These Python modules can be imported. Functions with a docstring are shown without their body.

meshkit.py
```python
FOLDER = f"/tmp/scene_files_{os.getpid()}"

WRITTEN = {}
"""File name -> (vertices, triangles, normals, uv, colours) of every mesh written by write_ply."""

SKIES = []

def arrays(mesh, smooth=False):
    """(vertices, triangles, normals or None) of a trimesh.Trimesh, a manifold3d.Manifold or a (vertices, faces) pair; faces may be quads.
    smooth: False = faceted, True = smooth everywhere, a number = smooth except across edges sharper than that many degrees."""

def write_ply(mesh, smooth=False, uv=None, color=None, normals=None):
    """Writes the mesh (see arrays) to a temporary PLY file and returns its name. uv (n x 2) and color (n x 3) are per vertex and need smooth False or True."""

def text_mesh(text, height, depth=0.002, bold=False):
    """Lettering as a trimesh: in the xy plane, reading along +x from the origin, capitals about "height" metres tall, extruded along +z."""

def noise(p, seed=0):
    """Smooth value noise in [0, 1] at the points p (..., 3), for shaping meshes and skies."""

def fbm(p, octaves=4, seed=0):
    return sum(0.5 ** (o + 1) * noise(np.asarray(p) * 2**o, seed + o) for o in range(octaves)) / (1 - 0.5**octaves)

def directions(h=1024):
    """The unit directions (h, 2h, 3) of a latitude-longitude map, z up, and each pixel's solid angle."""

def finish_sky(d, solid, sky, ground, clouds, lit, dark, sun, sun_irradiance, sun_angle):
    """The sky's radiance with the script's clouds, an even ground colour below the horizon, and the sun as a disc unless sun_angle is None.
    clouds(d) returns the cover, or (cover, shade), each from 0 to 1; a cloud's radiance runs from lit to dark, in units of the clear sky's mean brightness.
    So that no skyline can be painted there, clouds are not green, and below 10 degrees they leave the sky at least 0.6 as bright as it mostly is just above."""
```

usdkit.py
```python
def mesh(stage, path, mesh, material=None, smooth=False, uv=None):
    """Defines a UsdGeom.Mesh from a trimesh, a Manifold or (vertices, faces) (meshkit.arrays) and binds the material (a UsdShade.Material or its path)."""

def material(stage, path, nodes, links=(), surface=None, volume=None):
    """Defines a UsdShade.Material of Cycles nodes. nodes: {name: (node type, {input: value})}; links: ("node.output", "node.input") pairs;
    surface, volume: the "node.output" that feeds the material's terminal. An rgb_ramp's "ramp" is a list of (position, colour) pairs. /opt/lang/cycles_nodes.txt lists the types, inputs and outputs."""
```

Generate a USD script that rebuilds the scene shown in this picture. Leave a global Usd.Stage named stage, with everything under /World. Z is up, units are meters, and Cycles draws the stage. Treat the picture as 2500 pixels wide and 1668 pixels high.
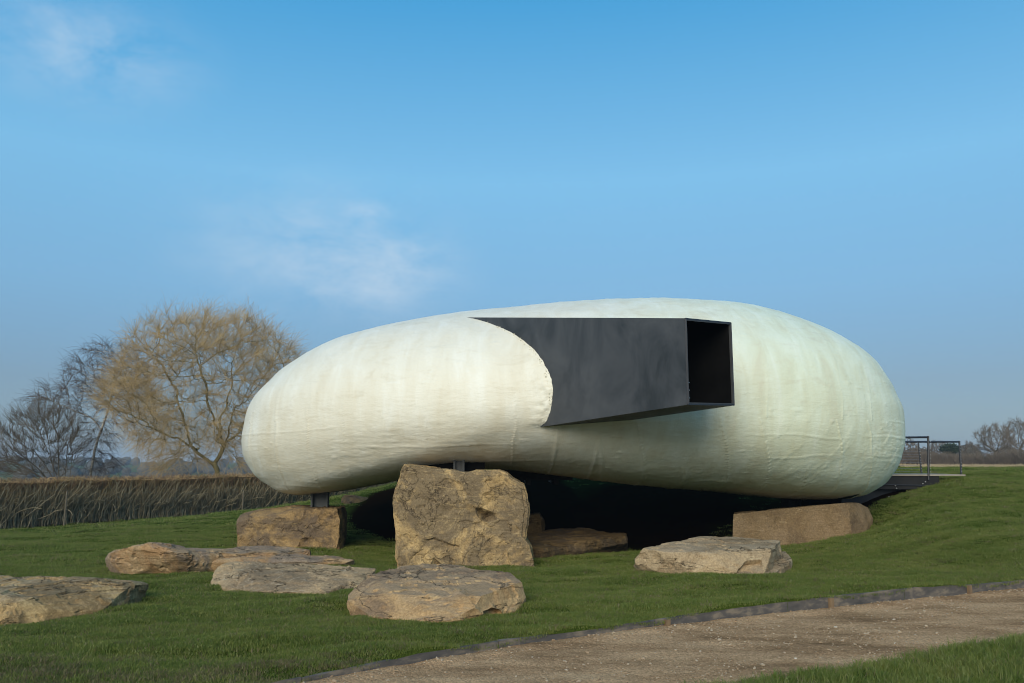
import math, random
import numpy as np, trimesh, usdkit, meshkit
from meshkit import fbm, noise
from manifold3d import Manifold, CrossSection
from scipy.interpolate import CubicSpline, RBFInterpolator
from scipy.spatial import cKDTree
from pxr import Usd, UsdGeom, UsdLux, UsdShade, Gf, Sdf, Vt

stage = Usd.Stage.CreateInMemory()
UsdGeom.SetStageUpAxis(stage, UsdGeom.Tokens.z)
UsdGeom.SetStageMetersPerUnit(stage, 1.0)
UsdGeom.Xform.Define(stage, '/World')
UsdGeom.Scope.Define(stage, '/World/Looks')

# ------------------------------------------------------------------ camera, sky, sun, exposure
EYE = 1.65
PITCH = math.atan((1128 - 834) / 2000)
cam = UsdGeom.Camera.Define(stage, '/World/camera')
cam.AddTranslateOp().Set(Gf.Vec3d(0, 0, EYE))
cam.AddRotateXOp().Set(90 + math.degrees(PITCH))
cam.CreateHorizontalApertureAttr(36.0)
cam.CreateVerticalApertureAttr(36.0 * 1668 / 2500)
cam.CreateFocalLengthAttr(28.8)
cam.CreateClippingRangeAttr(Gf.Vec2f(0.1, 6000))
cam.CreateExposureAttr(1.06)

SUN_AZ, SUN_EL = math.atan2(-0.24, -0.97), math.radians(26)
sun_dir = np.array([math.sin(SUN_AZ) * math.cos(SUN_EL), math.cos(SUN_AZ) * math.cos(SUN_EL), math.sin(SUN_EL)])
sun = UsdLux.DistantLight.Define(stage, '/World/sun')
sun.CreateIntensityAttr(0.4)
sun.CreateAngleAttr(36.0)
sun.CreateNormalizeAttr(True)
sun.CreateColorAttr(Gf.Vec3f(1.0, 0.90, 0.72))
zax = Gf.Vec3d(*sun_dir)
sun.AddOrientOp(UsdGeom.XformOp.PrecisionDouble).Set(Gf.Rotation(Gf.Vec3d(0, 0, 1), zax).GetQuat())

FWD = np.array([0, math.cos(PITCH), math.sin(PITCH)])
UPV = np.array([0, -math.sin(PITCH), math.cos(PITCH)])
CAM = np.array([0, 0, EYE])


def ray(px, py):
    return FWD + np.array([1.0, 0, 0]) * (px - 1250) / 2000 + UPV * (834 - py) / 2000


def at(px, py, Y):
    d = ray(px, py)
    return CAM + d * (Y / d[1])


def atz(px, py, z):
    d = ray(px, py)
    return CAM + d * ((z - EYE) / d[2])


def material(name, nodes, links=(), surface=None, volume=None):
    return usdkit.material(stage, '/World/Looks/' + name, nodes, links, surface, volume)


def unit(v):
    v = np.asarray(v, float)
    return v / np.linalg.norm(v)


dome = UsdLux.DomeLight.Define(stage, '/World/sky')
dome.CreateIntensityAttr(1.0)
c1, c2, c3, c4 = (unit(ray(*p)) for p in ((775, 610), (215, 120), (930, 670), (900, 522)))
wn = {'sky': ('sky_texture', dict(sky_type='single_scattering', sun_disc=False, sun_elevation=SUN_EL, sun_rotation=SUN_AZ, altitude=100.0, air_density=1.0, aerosol_density=1.0, ozone_density=1.6)),
      'sep': ('separate_xyz', {}),
      'ramp': ('rgb_ramp', dict(ramp=[(0.0, (0.066, 0.128, 0.205)), (0.09, (0.073, 0.146, 0.237)), (0.2, (0.108, 0.262, 0.415)), (0.33, (0.126, 0.345, 0.538)), (0.52, (0.026, 0.243, 0.483)), (0.8, (0.028, 0.195, 0.42)), (1.0, (0.025, 0.175, 0.39))])),
      'scale': ('vector_math', dict(math_type='scale', scale=10.5)),
      'tint': ('mix_color', dict(blend_type='mix', fac=0.78, use_clamp=False)),
      'tc': ('texture_coordinate', {}),
      'map': ('mapping', dict(scale=(11, 11, 24))),
      'nz': ('noise_texture', dict(scale=1.0, detail=6.0, roughness=0.62, distortion=0.3)),
      'nr': ('map_range', dict(from_min=0.33, from_max=0.72, to_min=0.0, to_max=1.0, clamp=True)),
      'mixc': ('mix_color', dict(blend_type='mix', b=(4.0, 4.8, 5.6), use_clamp=False)),
      'bg': ('background_shader', dict(strength=0.0715))}
wl = [('sky.color', 'tint.a'), ('tc.generated', 'sep.vector'), ('sep.z', 'ramp.fac'), ('ramp.color', 'scale.vector1'), ('scale.vector', 'tint.b'), ('tc.generated', 'map.vector'), ('map.vector', 'nz.vector'), ('nz.fac', 'nr.value')]
prev = None
for k, (c, wid, amp) in enumerate(((c1, 0.12, 0.42), (c2, 0.085, 0.5), (c3, 0.08, 0.36), (c4, 0.022, 0.55))):
    wn[f'd{k}'] = ('vector_math', dict(math_type='distance', vector2=tuple(c)))
    wn[f's{k}'] = ('vector_math', dict(math_type='multiply', vector2=(1, 1, 1.9)))
    wn[f'm{k}'] = ('map_range', dict(range_type='smoothstep', from_min=0.0, from_max=wid * 1.9, to_min=amp, to_max=0.0, clamp=True))
    wn[f'd{k}'][1]['vector2'] = (c[0], c[1], c[2] * 1.9)
    wl += [('tc.generated', f's{k}.vector1'), (f's{k}.vector', f'd{k}.vector1'), (f'd{k}.value', f'm{k}.value')]
    if prev:
        wn[f'a{k}'] = ('math', dict(math_type='add', use_clamp=True))
        wl += [(prev, f'a{k}.value1'), (f'm{k}.result', f'a{k}.value2')]
        prev = f'a{k}.value'
    else:
        prev = f'm{k}.result'
wn['cov'] = ('math', dict(math_type='multiply', use_clamp=True))
wl += [(prev, 'cov.value1'), ('nr.result', 'cov.value2'), ('cov.value', 'mixc.fac'), ('tint.result', 'mixc.a'), ('mixc.result', 'bg.color')]
sky_mat = material('sky_material', wn, wl, 'bg.background')
UsdShade.MaterialBindingAPI.Apply(dome.GetPrim()).Bind(sky_mat)
dome.GetPrim().SetCustomDataByKey('kind', 'structure')
dome.GetPrim().SetCustomDataByKey('label', 'clear blue sky with a few thin white clouds')

# ------------------------------------------------------------------ helpers
used = {}


def path_of(name, parent):
    base = (parent.GetPath().pathString if parent is not None else '/World') + '/' + name
    n = used.get(base, 0)
    used[base] = n + 1
    return base if n == 0 else f'{base}_{n:03d}'


def setd(p, **kw):
    for k, v in kw.items():
        if v is not None:
            p.SetCustomDataByKey(k, v)
    return p


def obj(name, mesh, mat, parent=None, smooth=False, **kw):
    return setd(usdkit.mesh(stage, path_of(name, parent), mesh, mat, smooth=smooth).GetPrim(), **kw)


def thing(name, label, category, loc=(0, 0, 0), group=None, **kw):
    x = UsdGeom.Xform.Define(stage, path_of(name, None))
    x.AddTranslateOp().Set(Gf.Vec3d(*map(float, loc)))
    return setd(x.GetPrim(), label=label, category=category, group=group, **kw)


def curves(name, polylines, widths, mat, parent=None, **kw):
    """polylines (n, k, 3), widths (n, k)"""
    P = np.asarray(polylines, np.float32)
    n, k = P.shape[:2]
    c = UsdGeom.BasisCurves.Define(stage, path_of(name, parent))
    c.CreateTypeAttr('linear')
    c.CreateCurveVertexCountsAttr(Vt.IntArray.FromNumpy(np.full(n, k, np.int32)))
    c.CreatePointsAttr(Vt.Vec3fArray.FromNumpy(P.reshape(-1, 3)))
    c.CreateWidthsAttr(Vt.FloatArray.FromNumpy(np.asarray(widths, np.float32).ravel()))
    c.SetWidthsInterpolation('vertex')
    UsdShade.MaterialBindingAPI.Apply(c.GetPrim()).Bind(mat)
    return setd(c.GetPrim(), **kw)


def box(lo, hi):
    lo, hi = np.array(lo, float), np.array(hi, float)
    m = trimesh.creation.box(hi - lo)
    m.apply_translation((lo + hi) / 2)
    return m


def tube(a, b, r, n=8, r2=None):
    """closed round bar from a to b"""
    a, b = np.array(a, float), np.array(b, float)
    d = unit(b - a)
    s = unit(np.cross(d, [0, 0, 1.0] if abs(d[2]) < 0.9 else [1.0, 0, 0]))
    t = np.cross(d, s)
    an = np.arange(n) * 2 * np.pi / n
    ring = np.cos(an)[:, None] * s + np.sin(an)[:, None] * t
    r2 = r if r2 is None else r2
    v = np.vstack([a + ring * r, b + ring * r2, a[None], b[None]])
    f = []
    for i in range(n):
        j = (i + 1) % n
        f += [[i, j, n + j], [i, n + j, n + i], [2 * n, j, i], [2 * n + 1, n + i, n + j]]
    return trimesh.Trimesh(v, f, process=False)


def cat(ms):
    return trimesh.util.concatenate(ms)


def bar(a, b, w, h):
    """square bar between two points"""
    a, b = np.array(a, float), np.array(b, float)
    d = unit(b - a)
    s = unit(np.cross(d, [0, 0, 1.0] if abs(d[2]) < 0.9 else [0, 1.0, 0]))
    t = np.cross(s, d)
    c = [(-1, -1), (1, -1), (1, 1), (-1, 1)]
    v = [p + s * x * w / 2 + t * y * h / 2 for p in (a, b) for x, y in c]
    f = [[0, 1, 2], [0, 2, 3], [4, 6, 5], [4, 7, 6]]
    for i in range(4):
        j = (i + 1) % 4
        f += [[i, i + 4, j + 4], [i, j + 4, j]]
    m = trimesh.Trimesh(np.array(v), f, process=False)
    m.fix_normals()
    return m


def quats(yaw, tilt_x=None, tilt_y=None):
    """unit quaternions (n, 4) w first: small tilts then a turn about z"""
    n = len(yaw)
    tx = np.zeros(n) if tilt_x is None else tilt_x
    ty = np.zeros(n) if tilt_y is None else tilt_y
    q = np.stack([np.cos(yaw / 2), np.zeros(n), np.zeros(n), np.sin(yaw / 2)], 1)
    t = np.stack([np.ones(n), tx / 2, ty / 2, np.zeros(n)], 1)
    t /= np.linalg.norm(t, axis=1, keepdims=True)
    w = t[:, 0] * q[:, 0] - (t[:, 1:] * q[:, 1:]).sum(1)
    v = t[:, :1] * q[:, 1:] + q[:, :1] * t[:, 1:] + np.cross(t[:, 1:], q[:, 1:])
    return np.c_[w, v]


def instancer(name, protos, pos, quat, scale, index, parent=None, **kw):
    pi = UsdGeom.PointInstancer.Define(stage, path_of(name, parent))
    for i, (pm, pmat) in enumerate(protos):
        usdkit.mesh(stage, f'{pi.GetPath()}/tuft_{i:03d}' if 'grass' in name or 'turf' in name else f'{pi.GetPath()}/piece_{i:03d}', pm, pmat, smooth=False)
        pi.CreatePrototypesRel().AddTarget(f'{pi.GetPath()}/' + (f'tuft_{i:03d}' if 'grass' in name or 'turf' in name else f'piece_{i:03d}'))
    pi.CreatePositionsAttr(Vt.Vec3fArray.FromNumpy(pos.astype(np.float32)))
    pi.CreateOrientationsAttr(Vt.QuathArray([Gf.Quath(float(q[0]), float(q[1]), float(q[2]), float(q[3])) for q in quat]))
    s = scale if scale.ndim == 2 else np.repeat(scale[:, None], 3, 1)
    pi.CreateScalesAttr(Vt.Vec3fArray.FromNumpy(s.astype(np.float32)))
    pi.CreateProtoIndicesAttr(Vt.IntArray.FromNumpy(index.astype(np.int32)))
    return setd(pi.GetPrim(), **kw)


# ------------------------------------------------------------------ materials
def ramp_mat(name, stops, scale=3.0, detail=5.0, rough=0.75, bump=0.0, bscale=20.0, stretch=(1, 1, 1), distortion=0.0, spec=0.3, extra=None, coord='pos', metallic=0.0, dist=0.02):
    nodes = {'geo': ('geometry', {}), 'tc': ('texture_coordinate', {}), 'mp': ('mapping', dict(scale=stretch)),
             'n': ('noise_texture', dict(scale=scale, detail=detail, roughness=0.6, distortion=distortion)),
             'r': ('rgb_ramp', dict(ramp=stops)),
             'p': ('principled_bsdf', dict(roughness=rough, specular_ior_level=spec, metallic=metallic))}
    links = [('geo.position' if coord == 'pos' else 'tc.object', 'mp.vector'), ('mp.vector', 'n.vector'), ('n.fac', 'r.fac'), ('r.color', 'p.base_color')]
    if bump:
        nodes['nb'] = ('noise_texture', dict(scale=bscale, detail=6.0, roughness=0.65))
        nodes['b'] = ('bump', dict(strength=bump, distance=dist))
        links += [('mp.vector', 'nb.vector'), ('nb.fac', 'b.height'), ('b.normal', 'p.normal')]
    return material(name, nodes, links, 'p.BSDF')


def stone_mat(name, cols, dark, pale, seed, bed=None, cov=0.0, crack=0.85, layered=True):
    """sandstone: cols = stops of the main tone; dark = weathered crust patches; pale = fresh scars"""
    o = (seed * 3.7, seed * 1.9, seed * 5.3)
    nodes = {'geo': ('geometry', {}), 'mp': ('mapping', dict(location=o, scale=(1, 1, 1))), 'ms': ('mapping', dict(location=o, scale=(0.6, 0.6, 4.5))),
             'n1': ('noise_texture', dict(scale=1.7, detail=8.0, roughness=0.65, distortion=0.8)), 'r1': ('rgb_ramp', dict(ramp=cols)),
             'n2': ('noise_texture', dict(scale=1.35, detail=10.0, roughness=0.70, distortion=0.7)),
             'k2': ('map_range', dict(from_min=0.47 - cov, from_max=0.56 - cov, to_min=0.0, to_max=0.72, clamp=True)),
             'm2': ('mix_color', dict(b=dark)),
             'n3': ('noise_texture', dict(scale=3.1, detail=7.0, roughness=0.7, distortion=2.2)),
             'k3': ('map_range', dict(from_min=0.60, from_max=0.67, to_min=0.0, to_max=0.75, clamp=True)),
             'm3': ('mix_color', dict(b=pale)),
             'nv': ('noise_texture', dict(scale=1.5, detail=6.0, roughness=0.62, distortion=1.2)), 'v1': ('math', dict(math_type='subtract', value2=0.5)), 'v2': ('math', dict(math_type='absolute')),
             'vm': ('math', dict(math_type='multiply')), 'v3': ('map_range', dict(from_min=0.001, from_max=0.010, to_min=0.42, to_max=0.0, clamp=True)), 'mv': ('mix_color', dict(b=tuple(min(1, c * 1.15) for c in pale))),
             'n4': ('noise_texture', dict(scale=38.0, detail=5.0, roughness=0.7)),
             'k4': ('map_range', dict(from_min=0.25, from_max=0.75, to_min=0.58, to_max=1.42)),
             'm4': ('mix_color', dict(blend_type='multiply', fac=1.0, use_clamp=False)),
             'c4': ('combine_color', {}),
             'nc': ('noise_texture', dict(scale=1.15, detail=7.0, roughness=0.6, distortion=0.5)), 'c1': ('math', dict(math_type='subtract', value2=0.53)), 'c2': ('math', dict(math_type='absolute')),
             'c3': ('map_range', dict(from_min=0.0012, from_max=0.0065, to_min=crack, to_max=0.0, clamp=True)), 'mc': ('mix_color', dict(b=(0.035, 0.026, 0.018))),
             'ch': ('math', dict(math_type='multiply_add', value2=-0.6)),
             'n5': ('noise_texture', dict(scale=5.0, detail=8.0, roughness=0.7)), 'ad': ('math', dict(math_type='multiply_add', value2=0.35)),
             'b1': ('bump', dict(strength=0.8, distance=0.022)),
             'p': ('principled_bsdf', dict(roughness=0.95, specular_ior_level=0.08))}
    links = [('geo.position', 'mp.vector'), ('geo.position', 'ms.vector'), ('mp.vector', 'n1.vector'), ('n1.fac', 'r1.fac'), ('mp.vector', 'n2.vector'), ('n2.fac', 'k2.value'),
             ('k2.result', 'm2.fac'), ('r1.color', 'm2.a'), ('ms.vector', 'n3.vector'), ('n3.fac', 'k3.value'), ('k3.result', 'm3.fac'), ('m2.result', 'm3.a'),
             ('mp.vector', 'n4.vector'), ('n4.fac', 'k4.value'), ('k4.result', 'c4.r'), ('k4.result', 'c4.g'), ('k4.result', 'c4.b'), ('mp.vector', 'nv.vector'), ('nv.fac', 'v1.value1'), ('v1.value', 'v2.value1'), ('v2.value', 'v3.value'), ('v3.result', 'vm.value1'), ('k2.result', 'vm.value2'), ('vm.value', 'mv.fac'), ('m3.result', 'mv.a'), ('mv.result', 'm4.a'), ('c4.color', 'm4.b'), ('m4.result', 'mc.a'), ('ms.vector' if layered else 'mp.vector', 'nc.vector'), ('nc.fac', 'c1.value1'), ('c1.value', 'c2.value1'), ('c2.value', 'c3.value'), ('c3.result', 'mc.fac'), ('mc.result', 'p.base_color'),
             ('ms.vector', 'n5.vector'), ('n4.fac', 'ad.value1'), ('n5.fac', 'ad.value3'), ('c3.result', 'ch.value1'), ('ad.value', 'ch.value3'), ('ch.value', 'b1.height'), ('b1.normal', 'p.normal')]
    if bed is not None:      # the weathered bedding plane: lilac-grey on the flat upper faces of a slab
        nodes |= {'sn': ('separate_xyz', {}), 'nn': ('math', dict(math_type='multiply_add', value2=0.55)), 'kn': ('map_range', dict(from_min=1.10, from_max=1.26, to_min=0.0, to_max=0.85, clamp=True)), 'mb': ('mix_color', dict(b=bed))}
        links = [q for q in links if q != ('r1.color', 'm2.a')] + [('geo.normal', 'sn.vector'), ('n1.fac', 'nn.value1'), ('sn.z', 'nn.value3'), ('nn.value', 'kn.value'), ('kn.result', 'mb.fac'), ('r1.color', 'mb.a'), ('mb.result', 'm2.a')]
    return material(name, nodes, links, 'p.BSDF')


OCHRE = [(0.25, (0.22, 0.15, 0.075)), (0.45, (0.33, 0.23, 0.112)), (0.6, (0.45, 0.32, 0.155)), (0.8, (0.29, 0.215, 0.13))]
BUFF = [(0.25, (0.25, 0.18, 0.11)), (0.45, (0.33, 0.245, 0.145)), (0.6, (0.40, 0.30, 0.18)), (0.8, (0.28, 0.215, 0.145))]
BROWN = [(0.25, (0.15, 0.10, 0.055)), (0.45, (0.23, 0.155, 0.078)), (0.6, (0.31, 0.21, 0.10)), (0.8, (0.20, 0.145, 0.09))]
RUST = [(0.25, (0.22, 0.125, 0.062)), (0.45, (0.31, 0.195, 0.10)), (0.58, (0.36, 0.26, 0.15)), (0.8, (0.24, 0.17, 0.115))]

M = {}
M['stone_tall'] = stone_mat('tall_sandstone', OCHRE, (0.11, 0.09, 0.066), (0.46, 0.34, 0.17), 1, None, 0.05, 0.6, False)
M['stone_front'] = stone_mat('front_sandstone', [(0.25, (0.27, 0.165, 0.075)), (0.45, (0.38, 0.245, 0.12)), (0.6, (0.46, 0.315, 0.16)), (0.8, (0.32, 0.22, 0.125))], (0.17, 0.115, 0.075), (0.42, 0.29, 0.16), 2, (0.31, 0.215, 0.13))
M['stone_left'] = stone_mat('left_sandstone', OCHRE, (0.15, 0.10, 0.05), (0.40, 0.30, 0.18), 3, (0.34, 0.245, 0.14), 0.04)
M['stone_long'] = stone_mat('long_sandstone', RUST, (0.17, 0.14, 0.115), (0.44, 0.34, 0.2), 4, (0.31, 0.215, 0.125))
M['stone_mid'] = stone_mat('middle_sandstone', BUFF, (0.17, 0.125, 0.08), (0.50, 0.42, 0.30), 5, (0.34, 0.24, 0.135))
M['stone_right'] = stone_mat('right_sandstone', BUFF, (0.23, 0.16, 0.09), (0.44, 0.36, 0.22), 6, (0.34, 0.26, 0.17))
M['stone_support'] = stone_mat('support_sandstone', BROWN, (0.10, 0.08, 0.066), (0.36, 0.26, 0.12), 7, None, 0.03, 0.5, False)
M['stone_dark'] = stone_mat('shade_sandstone', [(a, tuple(0.6 * q for q in c)) for a, c in BROWN], (0.07, 0.055, 0.042), (0.2, 0.15, 0.08), 8)  # brown sandstone darkened, shade put into the colour of the dim stones

M['stone_block'] = stone_mat('block_sandstone', [(0.25, (0.15, 0.10, 0.058)), (0.45, (0.20, 0.138, 0.075)), (0.6, (0.245, 0.172, 0.10)), (0.8, (0.18, 0.132, 0.085))], (0.13, 0.09, 0.055), (0.42, 0.32, 0.19), 9, None, -0.06, 0.25, False)
M['steel'] = ramp_mat('black_steel', [(0.36, (0.026, 0.028, 0.030)), (0.5, (0.046, 0.048, 0.052)), (0.66, (0.066, 0.068, 0.072))], scale=1.5, detail=6, rough=0.5, bump=0.05, bscale=3.0, spec=0.5, stretch=(1, 1, 0.6), distortion=0.8)
M['steel_dark'] = ramp_mat('dark_steel', [(0.3, (0.008, 0.008, 0.009)), (0.7, (0.014, 0.014, 0.015))], scale=3, rough=0.6, spec=0.3)
M['steel_grey'] = ramp_mat('grey_painted_steel', [(0.3, (0.075, 0.085, 0.09)), (0.7, (0.10, 0.11, 0.115))], scale=4, rough=0.5)
M['steel_post'] = ramp_mat('dark_grey_steel', [(0.3, (0.030, 0.034, 0.037)), (0.7, (0.045, 0.05, 0.054))], scale=4, rough=0.55)
M['lining'] = ramp_mat('black_lining', [(0.3, (0.003, 0.003, 0.003)), (0.7, (0.006, 0.006, 0.006))], scale=3, rough=0.9, spec=0.05)
M['rail'] = ramp_mat('blue_black_rail_paint', [(0.3, (0.012, 0.014, 0.020)), (0.7, (0.022, 0.025, 0.034))], scale=8, rough=0.4, spec=0.5)
M['wire'] = ramp_mat('galvanised_wire', [(0.3, (0.25, 0.25, 0.25)), (0.7, (0.36, 0.36, 0.36))], scale=8, rough=0.4, metallic=0.6)
M['fence_wire'] = ramp_mat('rusty_fence_wire', [(0.3, (0.09, 0.08, 0.07)), (0.7, (0.15, 0.14, 0.125))], scale=8, rough=0.6)
M['deck'] = ramp_mat('pale_deck', [(0.3, (0.20, 0.175, 0.14)), (0.7, (0.30, 0.265, 0.215))], scale=6, rough=0.8)
M['edging'] = ramp_mat('blue_grey_edging', [(0.3, (0.060, 0.058, 0.058)), (0.5, (0.095, 0.088, 0.083)), (0.66, (0.19, 0.16, 0.125))], scale=5, detail=7, rough=0.85, spec=0.05, stretch=(1, 1, 2.5))
M['stake'] = ramp_mat('brown_timber_stake', [(0.3, (0.13, 0.085, 0.05)), (0.7, (0.22, 0.15, 0.085))], scale=30, rough=0.85, stretch=(1, 1, 0.15))
M['post_wood'] = ramp_mat('weathered_post', [(0.3, (0.10, 0.085, 0.06)), (0.7, (0.18, 0.155, 0.115))], scale=20, rough=0.9, stretch=(1, 1, 0.2))
M['bark_willow'] = ramp_mat('willow_bark', [(0.3, (0.10, 0.08, 0.035)), (0.55, (0.18, 0.145, 0.065)), (0.75, (0.24, 0.20, 0.10))], scale=4, rough=0.9, bump=0.5, bscale=9, stretch=(1, 1, 0.3))
M['twig_willow'] = ramp_mat('willow_twigs', [(0.3, (0.28, 0.195, 0.095)), (0.55, (0.42, 0.30, 0.145)), (0.75, (0.54, 0.41, 0.22))], scale=1.4, rough=0.8)
M['bark_birch'] = ramp_mat('birch_bark', [(0.35, (0.14, 0.12, 0.10)), (0.5, (0.30, 0.27, 0.235)), (0.7, (0.48, 0.45, 0.40))], scale=3, rough=0.9, stretch=(1, 1, 2.5))
M['twig_birch'] = ramp_mat('birch_twigs', [(0.3, (0.060, 0.045, 0.042)), (0.7, (0.11, 0.082, 0.072))], scale=2, rough=0.85)
M['bark_bush'] = ramp_mat('shrub_bark', [(0.3, (0.075, 0.062, 0.05)), (0.7, (0.13, 0.11, 0.085))], scale=5, rough=0.9)
M['twig_bush'] = ramp_mat('shrub_twigs', [(0.3, (0.075, 0.06, 0.045)), (0.7, (0.13, 0.105, 0.075))], scale=2, rough=0.85)
M['bark_oak'] = ramp_mat('oak_bark', [(0.3, (0.12, 0.095, 0.07)), (0.7, (0.21, 0.165, 0.12))], scale=3, rough=0.9)
M['twig_oak'] = ramp_mat('oak_twigs', [(0.3, (0.11, 0.085, 0.062)), (0.7, (0.18, 0.14, 0.10))], scale=1, rough=0.9)
M['evergreen'] = ramp_mat('dark_evergreen', [(0.3, (0.022, 0.034, 0.018)), (0.7, (0.045, 0.06, 0.03))], scale=3, rough=0.8)
M['hedge_twig'] = ramp_mat('hedge_twigs', [(0.28, (0.15, 0.14, 0.045)), (0.45, (0.29, 0.20, 0.088)), (0.58, (0.38, 0.26, 0.135)), (0.75, (0.26, 0.23, 0.075))], scale=1.1, detail=8, rough=0.85)
M['hedge_top'] = ramp_mat('hedge_top_twigs', [(0.3, (0.095, 0.06, 0.035)), (0.55, (0.17, 0.105, 0.06)), (0.75, (0.22, 0.15, 0.085))], scale=1.3, detail=8, rough=0.9)
M['hedge_stem'] = ramp_mat('hedge_stems', [(0.3, (0.12, 0.10, 0.062)), (0.55, (0.22, 0.185, 0.115)), (0.75, (0.36, 0.315, 0.22))], scale=6, rough=0.9)
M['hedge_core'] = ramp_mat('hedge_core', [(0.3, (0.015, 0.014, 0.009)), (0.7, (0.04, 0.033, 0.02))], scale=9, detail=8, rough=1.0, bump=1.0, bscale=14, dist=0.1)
M['far_hedge'] = ramp_mat('far_hedge', [(0.3, (0.055, 0.042, 0.03)), (0.5, (0.10, 0.075, 0.05)), (0.7, (0.085, 0.08, 0.04))], scale=0.6, detail=9, rough=1.0, bump=1.0, bscale=2, dist=0.5)
M['far_wood'] = ramp_mat('far_wood', [(0.3, (0.045, 0.042, 0.032)), (0.7, (0.085, 0.075, 0.055))], scale=0.06, detail=8, rough=1.0)
M['straw'] = ramp_mat('dry_tall_grass', [(0.3, (0.28, 0.21, 0.12)), (0.7, (0.42, 0.33, 0.2))], scale=2, rough=0.9)


def blade_mat(name, a, b, c):
    return material(name, {'oi': ('object_info', {}), 'geo': ('geometry', {}), 'mpp': ('mapping', dict(scale=(0.8, 2.4, 1))), 'n': ('noise_texture', dict(scale=0.9, detail=6.0, roughness=0.65)), 'mx': ('math', dict(math_type='multiply_add', value2=0.45)),
                           'r': ('rgb_ramp', dict(ramp=[(0.3, a), (0.62, b), (0.95, c)])), 'd': ('diffuse_bsdf', {}), 't': ('translucent_bsdf', {}), 'g': ('glossy_bsdf', dict(roughness=0.45, color=(0.6, 0.6, 0.6))),
                           'm': ('mix_closure', dict(fac=0.3)), 'm2': ('mix_closure', dict(fac=0.04))},
                    [('geo.position', 'mpp.vector'), ('mpp.vector', 'n.vector'), ('oi.random', 'mx.value1'), ('n.fac', 'mx.value3'), ('mx.value', 'r.fac'), ('r.color', 'd.color'), ('r.color', 't.color'), ('d.BSDF', 'm.closure1'), ('t.BSDF', 'm.closure2'),
                     ('m.closure', 'm2.closure1'), ('g.BSDF', 'm2.closure2')], 'm2.closure')


M['blade'] = blade_mat('grass_blades', (0.068, 0.102, 0.016), (0.116, 0.162, 0.026), (0.19, 0.208, 0.05))
M['blade_dry'] = blade_mat('dry_grass_blades', (0.07, 0.07, 0.028), (0.13, 0.11, 0.05), (0.20, 0.165, 0.085))

# ground: grass sward colour, near-black painted shade under the pavilion and deck, pasture further away
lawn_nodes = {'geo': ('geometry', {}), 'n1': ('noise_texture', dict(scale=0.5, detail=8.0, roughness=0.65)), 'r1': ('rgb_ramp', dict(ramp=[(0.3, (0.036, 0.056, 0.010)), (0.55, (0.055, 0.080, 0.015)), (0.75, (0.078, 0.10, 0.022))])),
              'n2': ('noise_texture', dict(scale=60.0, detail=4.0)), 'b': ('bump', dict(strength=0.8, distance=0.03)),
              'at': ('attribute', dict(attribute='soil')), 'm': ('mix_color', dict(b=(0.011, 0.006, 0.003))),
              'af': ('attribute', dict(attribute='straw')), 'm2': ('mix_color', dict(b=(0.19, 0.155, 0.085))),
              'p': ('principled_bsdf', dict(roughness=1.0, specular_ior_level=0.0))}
M['lawn'] = material('lawn_ground', lawn_nodes, [('geo.position', 'n1.vector'), ('n1.fac', 'r1.fac'), ('r1.color', 'm.a'), ('at.fac', 'm.fac'), ('m.result', 'm2.a'), ('af.fac', 'm2.fac'), ('m2.result', 'p.base_color'), ('geo.position', 'n2.vector'), ('n2.fac', 'b.height'), ('b.normal', 'p.normal')], 'p.BSDF')
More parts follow.
